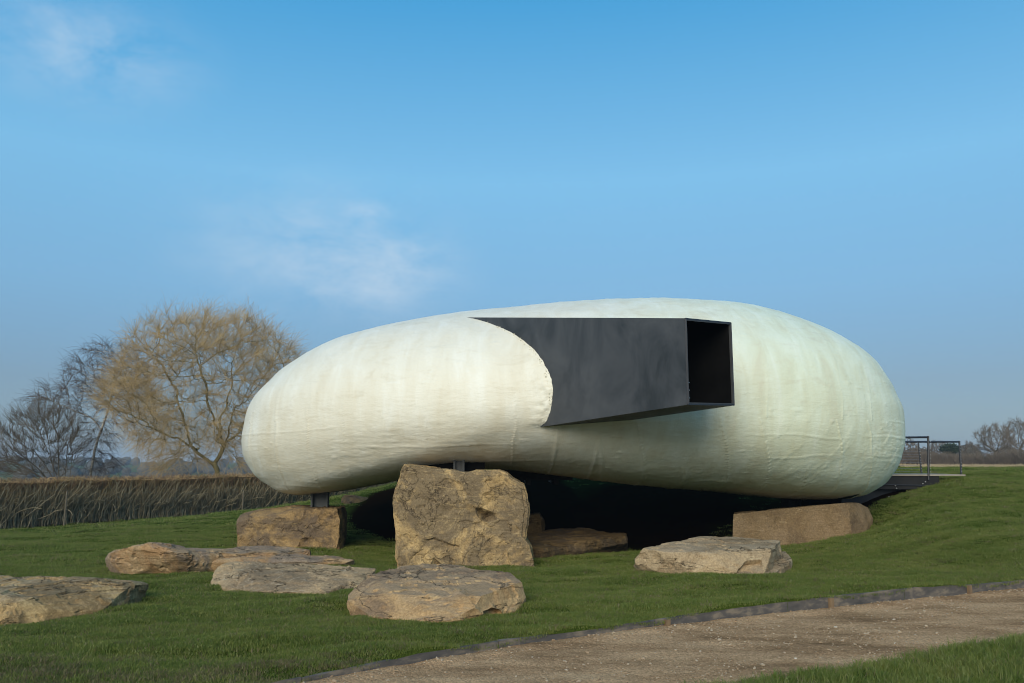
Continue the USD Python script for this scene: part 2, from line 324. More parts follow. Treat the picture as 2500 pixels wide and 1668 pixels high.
M['gravel'] = material('gravel_path', {'geo': ('geometry', {}), 'mp': ('mapping', dict(rotation=(0, 0, -0.52), scale=(0.7, 2.0, 1))), 'n1': ('noise_texture', dict(scale=1.1, detail=8.0, roughness=0.66)),
                                       'r1': ('rgb_ramp', dict(ramp=[(0.30, (0.19, 0.112, 0.058)), (0.45, (0.385, 0.232, 0.120)), (0.58, (0.53, 0.332, 0.178)), (0.75, (0.61, 0.398, 0.22))])),
                                       'v': ('voronoi_texture', dict(scale=55.0, feature='f1')), 'vr': ('map_range', dict(from_min=0.0, from_max=1.0, to_min=0.62, to_max=1.25)), 'cc': ('combine_color', {}), 'sv': ('separate_color', {}),
                                       'mm': ('mix_color', dict(blend_type='multiply', fac=0.8, use_clamp=False)), 'n3': ('noise_texture', dict(scale=110.0, detail=4.0, roughness=0.7)), 'ad': ('math', dict(math_type='subtract')), 'b': ('bump', dict(strength=0.9, distance=0.012)),
                                       'p': ('principled_bsdf', dict(roughness=1.0, specular_ior_level=0.0))},
                       [('geo.position', 'mp.vector'), ('mp.vector', 'n1.vector'), ('n1.fac', 'r1.fac'), ('geo.position', 'v.vector'), ('v.color', 'sv.color'), ('sv.r', 'vr.value'), ('vr.result', 'cc.r'), ('vr.result', 'cc.g'), ('vr.result', 'cc.b'), ('r1.color', 'mm.a'), ('cc.color', 'mm.b'), ('mm.result', 'p.base_color'),
                        ('geo.position', 'n3.vector'), ('n3.fac', 'ad.value1'), ('v.distance', 'ad.value2'), ('ad.value', 'b.height'), ('b.normal', 'p.normal')], 'p.BSDF')
M['pebble'] = material('pebbles', {'oi': ('object_info', {}), 'r': ('rgb_ramp', dict(ramp=[(0.0, (0.17, 0.115, 0.07)), (0.35, (0.31, 0.215, 0.125)), (0.7, (0.34, 0.27, 0.19)), (0.95, (0.40, 0.32, 0.22)), (1.0, (0.48, 0.42, 0.33))])), 'p': ('principled_bsdf', dict(roughness=0.9, specular_ior_level=0.2))},
                       [('oi.random', 'r.fac'), ('r.color', 'p.base_color')], 'p.BSDF')

# fibreglass shell: layered pale resin sheets, greener to the right
shell_nodes = {'geo': ('geometry', {}), 'sp': ('separate_xyz', {}),
               'mv': ('mapping', dict(scale=(2.2, 0.9, 0.4))), 'nv': ('noise_texture', dict(scale=1.3, detail=7.0, roughness=0.62, distortion=0.5)),
               'rv': ('rgb_ramp', dict(ramp=[(0.25, (0.65, 0.605, 0.475)), (0.42, (0.69, 0.66, 0.545)), (0.55, (0.715, 0.695, 0.59)), (0.72, (0.76, 0.758, 0.68))])),
               'rg': ('rgb_ramp', dict(ramp=[(0.25, (0.58, 0.57, 0.42)), (0.42, (0.63, 0.665, 0.50)), (0.55, (0.665, 0.72, 0.57)), (0.72, (0.72, 0.77, 0.65))])),
               'ng': ('noise_texture', dict(scale=0.35, detail=4.0, roughness=0.6)), 'gx': ('math', dict(math_type='multiply_add', value2=3.2)), 'gr': ('map_range', dict(from_min=2.4, from_max=6.2, to_min=0.0, to_max=0.95, clamp=True)),
               'mg': ('mix_color', {}),
               'mh': ('mapping', dict(scale=(0.8, 0.8, 3.0))), 'nh': ('noise_texture', dict(scale=1.6, detail=8.0, roughness=0.7, distortion=0.8)), 'kh': ('map_range', dict(from_min=0.54, from_max=0.70, to_min=0.0, to_max=0.36, clamp=True)),
               'ms': ('mix_color', dict(b=(0.50, 0.44, 0.31))),
               'nf': ('noise_texture', dict(scale=24.0, detail=6.0, roughness=0.7)), 'nb': ('noise_texture', dict(scale=7.0, detail=7.0, roughness=0.66)), 'ad': ('math', dict(math_type='multiply_add', value2=0.3)),
               'b': ('bump', dict(strength=0.35, distance=0.025)),
               'p': ('principled_bsdf', dict(roughness=0.55, specular_ior_level=0.35))}
M['shell'] = material('fibreglass', shell_nodes, [('geo.position', 'mv.vector'), ('mv.vector', 'nv.vector'), ('nv.fac', 'rv.fac'), ('nv.fac', 'rg.fac'), ('geo.position', 'sp.vector'), ('geo.position', 'ng.vector'), ('ng.fac', 'gx.value1'), ('sp.x', 'gx.value3'), ('gx.value', 'gr.value'), ('gr.result', 'mg.fac'),
                                                     ('rv.color', 'mg.a'), ('rg.color', 'mg.b'), ('geo.position', 'mh.vector'), ('mh.vector', 'nh.vector'), ('nh.fac', 'kh.value'), ('kh.result', 'ms.fac'), ('mg.result', 'ms.a'), ('ms.result', 'p.base_color'),
                                                     ('mv.vector', 'nf.vector'), ('mh.vector', 'nb.vector'), ('nf.fac', 'ad.value1'), ('nb.fac', 'ad.value3'), ('ad.value', 'b.height'), ('b.normal', 'p.normal')], 'p.BSDF')

# ------------------------------------------------------------------ terrain
KERB = np.array([(-1.65, 6.44), (-1.06, 6.83), (-0.38, 7.42), (0.75, 8.20), (2.17, 9.0), (3.63, 9.71), (4.7, 10.16), (5.75, 10.65), (6.75, 11.15)])
K0, KD = np.array([-0.38, 7.42]), unit(np.array([7.13, 3.73]))
KN = np.array([-KD[1], KD[0]])
ku, kv = (KERB - K0) @ KD, (KERB - K0) @ KN
kfit = np.polyfit(ku, kv, 3)


def kerb_v(u):
    uc = np.clip(u, -2.5, 9.0)
    return np.polyval(kfit, uc) + (u - uc) * np.where(u < -2.5, 0.12, -0.02)


NEAR = np.array([(2.0, 6.49), (2.78, 7.01), (3.34, 7.42), (3.89, 7.65), (4.74, 7.9)])
nu, nv = (NEAR - K0) @ KD, (NEAR - K0) @ KN
nfit = np.polyfit(nu, nv, 1)


def near_v(u):
    return np.polyval(nfit, u) + 0.10 * (fbm(np.stack([u * 1.1, u * 0 + 3.3, u * 0], -1), 3, 5) - 0.5) * 2


def to_xy(u, v):
    return K0[0] + u * KD[0] + v * KN[0], K0[1] + u * KD[1] + v * KN[1]


def to_uv(x, y):
    return (x - K0[0]) * KD[0] + (y - K0[1]) * KD[1], (x - K0[0]) * KN[0] + (y - K0[1]) * KN[1]


ctrl = [at(*p) for p in ((0, 1530, 8.45), (376, 1480, 9.6), (1080, 1523, 8.4), (250, 1395, 13.0), (640, 1450, 10.5), (0, 1420, 11.7), (1130, 1388, 13.7), (760, 1343, 16.5), (580, 1340, 16.6), (1363, 1360, 15.1),
                                   (1721, 1410, 11.7), (1915, 1332, 16.0), (2127, 1299, 16.9), (0, 1295, 22.2), (700, 1245, 31.6), (350, 1270, 26.0),
                                   (2140, 1240, 17.6), (2200, 1202, 18.2), (2262, 1175, 18.6), (2310, 1165, 19.4), (2500, 1152, 21.5), (2400, 1300, 13.6), (2500, 1250, 15.3), (2500, 1200, 17.3), (2250, 1250, 16.0), (2200, 1330, 13.7), (2300, 1400, 12.1), (1600, 1450, 10.6), (2000, 1420, 11.4))]
ctrl += [(-6, 24.5, 0.42), (-4.4, 24, 0.55), (-2, 26, 1.2), (2, 27, 1.6), (6, 26, 1.6), (10, 24, 1.45), (14, 26, 1.42), (18, 24, 1.5), (20, 18, 1.5), (9, 30, 1.4), (0, 32, 1.3), (-8, 29, -0.15), (-12, 36, -0.35), (-20, 24, -0.2), (-20, 14, -0.1), (22, 34, 1.35), (12, 36, 1.3), (0, 38, 0.9),
         (-2, 18.5, -0.2), (2, 19, -0.2), (5.5, 18, -0.1), (1.5, 22, 0.1), (-20, 40, -0.4), (24, 42, 1.2), (-6, 5.6, 0.0), (-8, 8, 0.0), (13, 14, 0.25), (18, 14, 0.5)]
for (px, pt), (bx, by) in zip(((712, 1665), (926, 1625), (1143, 1580), (1420, 1540), (1750, 1493), (2024, 1460), (2212, 1441), (2368, 1430), (2500, 1417)), KERB):
    p = at(px, pt, by)
    ctrl.append((bx, by + 0.02, float(np.clip(p[2], 0.03, 0.18))))
ctrl = np.array(ctrl)
rbf = RBFInterpolator(ctrl[:, :2], ctrl[:, 2], kernel='thin_plate_spline', smoothing=0.02)


def sm(a, b, x):
    t = np.clip((x - a) / (b - a), 0, 1)
    return t * t * (3 - 2 * t)


def far_height(x, y):
    r = np.hypot(x, y)
    ang = np.arctan2(x, np.maximum(y, 1e-3))
    right = sm(-0.02, 0.35, ang)
    left = -0.5 - 6.0 * sm(60, 200, r) + 7.0 * sm(380, 900, r)
    rt = 1.32 - 0.55 * sm(40, 150, r) - 4 * sm(200, 400, r) + 9.0 * sm(420, 900, r)
    z = left * (1 - right) + rt * right
    z = np.where(y < 0, -0.3, z)
    return z + (fbm(np.stack([x / 160, y / 160, 0 * x], -1), 3, 7) - 0.5) * 5 * sm(250, 900, r)


def height(x, y, ripple=True):
    x, y = np.asarray(x, float), np.asarray(y, float)
    sh = x.shape
    xf, yf = x.ravel(), y.ravel()
    cx_, cy_ = np.clip(xf, -22, 26), np.clip(yf, 5.0, 43)
    r = np.hypot(np.maximum(np.abs(xf - 1) - 20, 0), np.maximum(np.abs(yf - 22) - 18, 0))
    w = 1 - sm(0, 22, r)
    z = np.zeros_like(xf)
    k = w > 0
    z[k] = rbf(np.c_[cx_[k], cy_[k]]) * w[k]
    z += far_height(xf, yf) * (1 - w)
    if ripple:
        rp = (fbm(np.stack([xf * 0.9 + 0.4 * yf, yf * 3.0 - 0.5 * xf, 0 * xf], -1), 3, 11) - 0.5) * 0.17 + (fbm(np.stack([xf * 0.35, yf * 0.7, 0 * xf + 9], -1), 3, 12) - 0.5) * 0.10
        z += rp * (1 - sm(40, 60, np.hypot(xf, yf)))
    return z.reshape(sh)


def spaced(lo, hi, fine_lo, fine_hi, step, grow):
    a = list(np.arange(fine_lo, fine_hi + 1e-6, step))
    s = step
    while a[-1] < hi:
        s *= grow
        a.append(a[-1] + s)
    s = step
    while a[0] > lo:
        s *= grow
        a.insert(0, a[0] - s)
    return np.array(a)


def grid_faces(n, m):
    i = np.arange(n - 1)[:, None] * m + np.arange(m - 1)[None]
    i = i.ravel()
    return np.vstack([np.c_[i, i + m, i + m + 1], np.c_[i, i + m + 1, i + 1]])


def soil_mask(x, y):  # painted shade: near-black ground under the shell, on the bank, below the deck
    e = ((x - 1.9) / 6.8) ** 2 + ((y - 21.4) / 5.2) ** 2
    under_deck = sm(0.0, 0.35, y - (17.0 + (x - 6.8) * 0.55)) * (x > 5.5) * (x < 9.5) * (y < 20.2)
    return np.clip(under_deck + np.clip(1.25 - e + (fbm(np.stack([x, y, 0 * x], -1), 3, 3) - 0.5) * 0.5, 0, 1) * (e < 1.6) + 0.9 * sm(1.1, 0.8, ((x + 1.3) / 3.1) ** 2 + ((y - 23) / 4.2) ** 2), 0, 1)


def straw_mask(x, y):
    r = np.hypot(x, y)
    ang = np.arctan2(x, np.maximum(y, 1e-3))
    return 0.35 * sm(62, 70, r) * (1 - sm(130, 160, r)) * sm(0.25, 0.34, ang)


us = spaced(-2300, 2300, -13, 24, 0.11, 1.07)
vs = np.r_[0, 0.004, 0.004 + np.cumsum(np.r_[np.full(130, 0.10), 0.10 * 1.035 ** np.arange(1, 210)])]
vs = vs[vs < 2600]
Ug, Vg = np.meshgrid(us, vs, indexing='ij')
Vg = Vg + kerb_v(Ug) * np.exp(-Vg / 8.0)
X, Y = to_xy(Ug, Vg)
Z = height(X, Y)
Z[:, 0] -= 0.35                             # the turf's cut edge behind the boards
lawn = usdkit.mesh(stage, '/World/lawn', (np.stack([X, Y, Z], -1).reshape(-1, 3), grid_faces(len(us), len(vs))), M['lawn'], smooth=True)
setd(lawn.GetPrim(), kind='structure', label='green turf lawn with dark shade painted under the pavilion, running on into fields')
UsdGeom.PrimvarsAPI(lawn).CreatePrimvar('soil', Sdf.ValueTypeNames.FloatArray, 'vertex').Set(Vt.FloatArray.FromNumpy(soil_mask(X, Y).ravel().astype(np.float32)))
UsdGeom.PrimvarsAPI(lawn).CreatePrimvar('straw', Sdf.ValueTypeNames.FloatArray, 'vertex').Set(Vt.FloatArray.FromNumpy(straw_mask(X, Y).ravel().astype(np.float32)))


def path_z(x, y):
    u, v = to_uv(x, y)
    k = v - kerb_v(u)
    w = np.maximum(kerb_v(u) - (np.polyval(nfit, u)), 1.0)
    rut = 0.035 * np.exp(-((k + 0.1) / 0.12) ** 2)
    return 0.012 * (fbm(np.stack([x * 2.5, y * 2.5, 0 * x], -1), 4, 21) - 0.5) * 2 + rut * fbm(np.stack([x * 5, y * 5, 0 * x], -1), 3, 23) + 0.0 * w


us2 = spaced(-60, 80, -6, 12, 0.06, 1.12)
ts = np.linspace(0, 1, 60)
Ug, Tg = np.meshgrid(us2, ts, indexing='ij')
k0, n0 = kerb_v(Ug), np.polyval(nfit, Ug) - 0.25
Vg = k0 + 0.0 - Tg * np.maximum(k0 - n0, 0.4)
X, Y = to_xy(Ug, Vg)
obj('gravel_path', (np.stack([X, Y, path_z(X, Y)], -1).reshape(-1, 3), grid_faces(*X.shape)), M['gravel'], smooth=True, kind='structure', label='pale brown gravel path in the foreground')

us3 = spaced(-60, 80, -4, 12, 0.08, 1.12)
ts = np.r_[0, np.cumsum(np.r_[np.full(60, 0.06), 0.06 * 1.1 ** np.arange(1, 50)])]
Ug, Tg = np.meshgrid(us3, ts, indexing='ij')
Vg = near_v(Ug) - Tg
X, Y = to_xy(Ug, Vg)
VZ = lambda x, y, t: 0.03 * sm(-0.02, 0.12, t) - 0.015 + 0.02 * (fbm(np.stack([x * 2, y * 2, 0 * x], -1), 3, 31) - 0.5)
obj('grass_verge', (np.stack([X, Y, VZ(X, Y, Tg)], -1).reshape(-1, 3)[:, :], grid_faces(*X.shape)[:, ::-1]), M['lawn'], smooth=True, kind='structure', label='grass verge on the near side of the gravel path')

# edging boards along the path, with timber stakes
edge = thing('path_edging', 'blue-grey edging boards with brown stakes between the lawn and the gravel path', 'edging')
def ground_at(px, py, n=60):
    d = ray(px, py)
    t = np.linspace(5 / d[1], 60 / d[1], 1200)
    p = CAM + d * t[:, None]
    k = np.argmax(p[:, 2] < height(p[:, 0], p[:, 1], False))
    return p[k]


rng = np.random.default_rng(5)
seams = np.r_[np.arange(-7, 14, 1.83)]
for a, b in zip(seams[:-1], seams[1:]):
    uu = np.linspace(a + 0.004, b - 0.004, 12)
    vv = kerb_v(uu)
    top, verts = [], []
    for off in (0.0, 0.03):
        x, y = to_xy(uu, vv + off)
        zt = np.maximum(height(x, y, False), 0.035) + 0.012 + 0.004 * rng.normal(size=12)
        verts.append(np.stack([x, y, np.full(12, -0.12)], 1))
        verts.append(np.stack([x, y, zt], 1))
    P = np.stack([verts[0], verts[1], verts[3], verts[2]], 1)
    f = []
    for i in range(11):
        for q in range(4):
            r_ = (q + 1) % 4
            f += [[4 * i + q, 4 * i + r_, 4 * i + 4 + r_], [4 * i + q, 4 * i + 4 + r_, 4 * i + 4 + q]]
    f += [[0, 2, 1], [0, 3, 2], [44, 45, 46], [44, 46, 47]]
    m = trimesh.Trimesh(P.reshape(-1, 3), f, process=False)
    obj('board', m, M['edging'], edge)
for u in (2.3, 4.61, 6.93):
    v = float(kerb_v(np.array(u)))
    x, y = to_xy(u, v - 0.02)
    zt = max(float(height(np.array([x]), np.array([y + 0.03]), False)[0]), 0.035) + 0.004
    m = box((-0.028, -0.017, -0.1), (0.028, 0.017, zt))
    m.apply_transform(trimesh.transformations.rotation_matrix(math.atan2(KD[1], KD[0]), [0, 0, 1]))
    m.apply_translation((x, y, 0))
    obj('stake', m, M['stake'], edge)

# ------------------------------------------------------------------ the pavilion
CX, CZ, AX, AZ, YC, WD = 1.35, 2.75, 7.4, 1.9, 18.3, 4.6
RT = np.array([0.956, 0.964, 0.976, 0.997, 1.025, 1.059, 1.099, 1.142, 1.19, 1.231, 1.231, 1.027, 0.814, 0.739, 0.704, 0.701, 0.712, 0.73, 0.756, 0.792, 0.837, 0.891, 0.947, 1.016,
               1.128, 1.217, 1.249, 1.213, 1.16, 1.109, 1.062, 1.025, 0.995, 0.973, 0.957, 0.948, 0.942, 0.937, 0.939, 0.95, 0.965, 0.987, 1.017, 1.05, 1.087, 1.126, 1.168, 1.212,
               1.26, 1.305, 1.329, 1.327, 1.31, 1.278, 1.242, 1.21, 1.185, 1.169, 1.152, 1.133, 1.113, 1.097, 1.075, 1.049, 1.021, 0.997, 0.979, 0.965, 0.952, 0.948, 0.949, 0.951])
RA = np.linspace(-np.pi, np.pi, 73)
RS = CubicSpline(RA, np.r_[RT, RT[0]], bc_type='periodic')
_k = np.exp(-(np.arange(-14, 15) / 6.0) ** 2)
RMT = np.convolve(np.r_[RT[-14:], RT, RT[:14]], _k / _k.sum(), 'valid')     # broad form, away from the outline
RM = CubicSpline(RA, np.r_[RMT, RMT[0]], bc_type='periodic')


def shell_point(sx, sy, sz):
    rho, al = np.hypot(sx, sz), np.arctan2(sz, sx)
    R = (RM(al) + (RS(al) - RM(al)) * rho ** 3) * rho
    s0 = np.sqrt(np.maximum(1 - sx ** 2, 1e-12))
    c = np.clip(sy / s0, -1, 1)
    c = np.where(sz < 0, np.sign(c) * np.abs(c) ** 0.72, c)          # fuller below the middle
    return np.stack([CX + AX * R * np.cos(al), YC + WD * s0 * c, CZ + AZ * R * np.sin(al)], -1)


# the window box: plan line of its left face, and heights
A2, L2, T2 = np.array([2.48, 11.54]), np.array([0.62, 13.74]), np.array([-0.95, 15.59])
BIN = unit(L2 - A2)                       # into the building
BRT = np.array([BIN[1], -BIN[0]])         # across the mouth, to the right
if BRT[0] < 0:
    BRT = -BRT
BWID = 1.114
sL, sT = np.linalg.norm(L2 - A2), np.linalg.norm(T2 - A2)
zAb, zAt = at(1685, 988, A2[1])[2], at(1677, 777, A2[1])[2]
zLb, zTt = at(1333, 1041, 14.0)[2], at(1130, 774, 15.55)[2]
B2 = A2 + BRT * BWID
zBb, zBt = at(1797, 990, B2[1])[2], at(1790, 788, B2[1])[2]


def box_z(s, r):
    """bottom and top height of the box at inward distance s and across fraction r"""
    b = zAb * (1 - r) + zBb * r + (zLb - zAb) * s / sL
    t = zAt * (1 - r) + zBt * r + (zTt - zAt) * s / sT
    return b, t


NU, NF, NB = 860, 440, 70
ph = np.linspace(0.004, np.pi - 0.004, NU)
thf = np.linspace(-0.62 * np.pi, 0.60 * np.pi, NF)           # 0 faces the camera
thb = np.linspace(0.60 * np.pi, 1.38 * np.pi, NB + 2)[1:-1]
tha = np.r_[thf, thb]
PH, TH = np.meshgrid(ph, tha, indexing='ij')
sx, sy, sz = -np.cos(PH), -np.sin(PH) * np.cos(TH), np.sin(PH) * np.sin(TH)
V = shell_point(sx, sy, sz)
NT = len(tha)


def grid_normals(V):
    du = np.gradient(V, axis=0)
    dv = np.roll(V, -1, 1) - np.roll(V, 1, 1)
    n = np.cross(du, dv)
    n /= np.linalg.norm(n, axis=-1, keepdims=True) + 1e-12
    c = np.array([CX, YC, CZ])
    return n * np.sign(np.sum(n * (V - c), -1, keepdims=True))


N = grid_normals(V)
x_, y_, z_ = V[..., 0], V[..., 1], V[..., 2]
wob = (fbm(np.stack([x_ * 0.5, y_ * 0.5, z_ * 0.5], -1), 4, 41) - 0.5)
D = 0.08 * wob
D += 0.018 * (fbm(np.stack([x_ * 1.6, y_ * 1.6, z_ * 1.6], -1), 4, 42) - 0.5)
# sheets laid round the shell: each strip a slightly different level, ridged seams between
sx_ = x_ * 1.0 + 0.55 * (z_ - 2.0) * np.where(x_ > 1.5, 0.55, -0.10) * (z_ < 2.4) + 0.25 * (fbm(np.stack([x_ * 0.3, y_ * 0.3, z_ * 0.9], -1), 3, 43) - 0.5)
period = 0.74
band = sx_ / period
bi = np.floor(band)
bt = band - bi
lev = noise(np.stack([bi * 1.7, bi * 0 + 0.5, bi * 0 + 0.5], -1), 44)
D += 0.007 * (lev - 0.5)
edge_d = np.minimum(bt, 1 - bt) * period
low = sm(3.5, 2.2, z_) * 0 + (1 - sm(1.9, 3.0, z_))
seam_on = sm(0.35, 0.6, noise(np.stack([bi * 3.1, z_ * 0.9, bi * 0], -1), 45))
D += (0.004 + 0.012 * low) * np.exp(-(edge_d / 0.030) ** 2) * seam_on * 0.8
# lengthwise seams
for zz, amp, w in ((2.02, 0.006, 0.020), (1.66, 0.006, 0.020), (2.34, 0.004, 0.022), (1.28, 0.006, 0.022)):
    zc = zz + 0.12 * (fbm(np.stack([x_ * 0.7, x_ * 0 + zz * 9, x_ * 0], -1), 3, 46) - 0.5) * 2 + 0.015 * (x_ - 2)
    on = sm(0.50, 0.66, noise(np.stack([x_ * 0.8, x_ * 0 + zz * 5, x_ * 0], -1), 47))
    D += amp * np.exp(-((z_ - zc) / w) ** 2) * on
# wrinkles, lying lengthwise on the lower half, dents and drips
wr = fbm(np.stack([x_ * 2.6 + z_ * 1.0, y_ * 2.0, z_ * 9.0], -1), 4, 48)
D += (0.002 + 0.011 * low) * (np.abs(wr - 0.5) * 2 - 0.25) * sm(0.35, 0.7, noise(np.stack([x_ * 0.7, y_ * 0.7, z_ * 1.1], -1), 57))
# overlapping patches of matting: small steps with ragged borders
pw = np.stack([x_, y_, z_], -1) + 0.12 * (np.stack([fbm(np.stack([x_, y_, z_], -1) * 2.2 + 9 * k_, 3, 90 + k_) for k_ in range(3)], -1) - 0.5)
pq = np.stack([np.floor(pw[..., 0] / 0.93), np.floor(pw[..., 2] / 0.62 + 0.5 * (np.floor(pw[..., 0] / 0.93) % 2)), 0 * x_], -1)
D += 0.008 * (noise(pq * 1.37 + 0.5, 93) - 0.5)
wv = fbm(np.stack([x_ * 9.0, y_ * 3, z_ * 1.4], -1), 3, 49)
D += 0.005 * (wv - 0.5)
lum = noise(np.stack([x_ * 6.5, y_ * 6.5, z_ * 11.0], -1), 50)
D += 0.018 * np.clip(lum - 0.80, 0, 1) * 2.0
dg = fbm(np.stack([(x_ - z_ * 0.8) * 5.5, y_ * 2, (z_ + x_ * 0.8) * 0.9], -1), 3, 51)
D += 0.03 * low * sm(2.5, 4.0, x_) * np.clip(dg - 0.60, 0, 1)
# crumbs along the crest
D += 0.05 * sm(4.6, 5.0, z_) * np.clip(fbm(np.stack([x_ * 4, y_ * 4, z_ * 4], -1), 3, 52) - 0.58, 0, 1)
# lip where the sheets turn out against the left side of the window box
q = V[..., :2] - A2
s_in, r_ac = q @ BIN, q @ BRT
bb, bt_ = box_z(s_in, r_ac / BWID)
lipd = -r_ac                              # distance to the left of the face
lip = np.exp(-(np.maximum(lipd, 0) / 0.16) ** 2) * (lipd > -0.08) * sm(zLb - 0.06, zLb + 0.12, z_) * (1 - sm(2.9, 4.0, z_)) * (y_ < YC)
D += lip * (0.06 + 0.05 * (fbm(np.stack([x_ * 3, y_ * 3, z_ * 3], -1), 3, 53) - 0.5) + 0.05 * (fbm(np.stack([x_ * 12, y_ * 12, z_ * 12], -1), 3, 54) - 0.5))
V = V + N * D[..., None]
x_, y_, z_ = V[..., 0], V[..., 1], V[..., 2]
q = V[..., :2] - A2
s_in, r_ac = q @ BIN, q @ BRT
bb, bt_ = box_z(s_in, np.clip(r_ac / BWID, 0, 1))
inside = (r_ac > 0.035) & (r_ac < BWID - 0.035) & (z_ > bb + 0.035) & (z_ < bt_ - 0.035) & (y_ < YC - 1)
# torn notch low on the right
nt = (at(2020, 1212, 17.0), at(2062, 1204, 17.0), at(2040, 1232, 17.0))
inc = (x_ > 6.35) & (x_ < 6.95) & (y_ < 17.3) & (y_ > 15.2) & (z_ < 1.04 + (x_ - 6.95) * 0.35) & (z_ > 0.2) & (x_ < 6.9)
gone = inside | inc
F = []
i = np.arange(NU - 1)[:, None] * NT + np.arange(NT)[None]
j = np.arange(NU - 1)[:, None] * NT + (np.arange(NT)[None] + 1) % NT
Fq = np.stack([i, j, j + NT, i + NT], -1).reshape(-1, 4)
keep = ~gone.ravel()[Fq].any(1)
Fq = Fq[keep]
Fs = np.vstack([Fq[:, [0, 1, 2]], Fq[:, [0, 2, 3]]])
# end caps
VV = V.reshape(-1, 3)
VV = np.vstack([VV, V[0].mean(0), V[-1].mean(0)])
k = np.arange(NT)
cap0 = np.c_[k, np.full(NT, len(VV) - 2), (k + 1) % NT]
cap1 = np.c_[k + (NU - 1) * NT, (k + 1) % NT + (NU - 1) * NT, np.full(NT, len(VV) - 1)]
Fs = np.vstack([Fs, cap0, cap1])
tm = trimesh.Trimesh(VV, Fs, process=False)
mid = NU // 2 * NT + NF // 2
chk = np.cross(VV[Fs[:, 1]] - VV[Fs[:, 0]], VV[Fs[:, 2]] - VV[Fs[:, 0]])
cen = VV[Fs].mean(1) - np.array([CX, YC, CZ])
if np.mean(np.sum(chk * cen, 1) > 0) < 0.5:
    Fs = Fs[:, ::-1]
pav = thing('pavilion', 'pale egg-shaped fibreglass pavilion with a black steel window box, raised on boulders', 'pavilion')
obj('shell', trimesh.Trimesh(VV, Fs, process=False), M['shell'], pav, smooth=True)

# torn fibreglass along the cut where the shell meets the box's left face
sel = (np.abs(r_ac + 0.02) < 0.035) & (z_ > zLb - 0.02) & (z_ < 4.25) & (y_ < YC - 1)
cand = V[sel]
rt = np.random.default_rng(77)
pick = cand[rt.permutation(len(cand))[:300]]
tv, tf = [], []
outw = np.array([-BIN[0], -BIN[1], 0.0])
for c in pick:
    a_ = rt.normal(size=3)
    a_ = unit(a_ + np.array([BRT[0], BRT[1], 0]) * 0.8 + outw * 0.5)
    b_ = unit(np.cross(a_, rt.normal(size=3)))
    L_ = rt.uniform(0.006, 0.026)
    k_ = len(tv)
    tv += [c - b_ * L_ * 0.5, c + b_ * L_ * 0.5, c + a_ * L_ * 1.2 + b_ * L_ * 0.3, c + a_ * L_ * rt.uniform(0.7, 1.5) - b_ * L_ * 0.4]
    tf += [[k_, k_ + 1, k_ + 2], [k_, k_ + 2, k_ + 3]]
obj('torn_edge', trimesh.Trimesh(np.array(tv), tf, process=False), M['shell'], pav, kind='stuff')

# window box: four walls with real thickness, open mouth, dark glazing deep inside
TW = 0.03
S_IN = 5.4


def box_corner(s, right, top, inset=0.0):
    p = A2 + BIN * s + BRT * (BWID - inset if right else inset)
    b, t = box_z(s, 1.0 if right else 0.0)
    return np.array([p[0], p[1], t - inset if top else b + inset])


def slab(o, i_):
    """wall between outer quad o and inner quad i_ (each four points)"""
    v = np.array(list(o) + list(i_))
    f = [[0, 1, 2], [0, 2, 3], [4, 6, 5], [4, 7, 6]]
    for a in range(4):
        b = (a + 1) % 4
        f += [[a, a + 4, b + 4], [a, b + 4, b]]
    m = trimesh.Trimesh(v, f, process=False)
    m.fix_normals()
    return m


wbox = obj('window_box', slab([box_corner(0, 0, 0), box_corner(S_IN, 0, 0), box_corner(S_IN, 0, 1), box_corner(0, 0, 1)],
                               [box_corner(0, 0, 0, TW), box_corner(S_IN, 0, 0, TW), box_corner(S_IN, 0, 1, TW), box_corner(0, 0, 1, TW)]), M['steel'], pav)
S_R = 3.3
for nm, a, b in (('side_plate', (1, 0), (1, 1)), ('bottom_plate', (0, 0), (1, 0)), ('top_plate', (0, 1), (1, 1))):
    s_ = S_R if nm == 'side_plate' else 3.0 if nm == 'bottom_plate' else S_IN
    obj(nm, slab([box_corner(0, *a), box_corner(s_, *a), box_corner(s_, *b), box_corner(0, *b)],
                 [box_corner(0, *a, TW), box_corner(s_, *a, TW), box_corner(s_, *b, TW), box_corner(0, *b, TW)]), M['steel'], wbox)
lin = []
sB = 2.6
lin_in = TW + 0.012
for a, b in (((0, 0), (0, 1)), ((1, 0), (1, 1)), ((0, 0), (1, 0)), ((0, 1), (1, 1))):
    lin.append(slab([box_corner(0.03, *a, TW + 0.004), box_corner(sB, *a, TW + 0.004), box_corner(sB, *b, TW + 0.004), box_corner(0.03, *b, TW + 0.004)],
                    [box_corner(0.03, *a, lin_in), box_corner(sB, *a, lin_in), box_corner(sB, *b, lin_in), box_corner(0.03, *b, lin_in)]))
obj('lining', cat(lin), M['lining'], wbox)
obj('window_glazing', slab([box_corner(sB - 0.5, 0, 0, lin_in), box_corner(sB - 0.5, 1, 0, lin_in), box_corner(sB - 0.5, 1, 1, lin_in), box_corner(sB - 0.5, 0, 1, lin_in)],
                           [box_corner(sB - 0.46, 0, 0, lin_in), box_corner(sB - 0.46, 1, 0, lin_in), box_corner(sB - 0.46, 1, 1, lin_in), box_corner(sB - 0.46, 0, 1, lin_in)]), M['lining'], wbox)
fr = []
ring = [(0, 0), (1, 0), (1, 1), (0, 1)]
for a, b in zip(ring, ring[1:] + ring[:1]):
    fr.append(bar(box_corner(0.01, *a, 0.008), box_corner(0.01, *b, 0.008), 0.024, 0.024))
obj('mouth_frame', cat(fr), M['rail'], wbox)
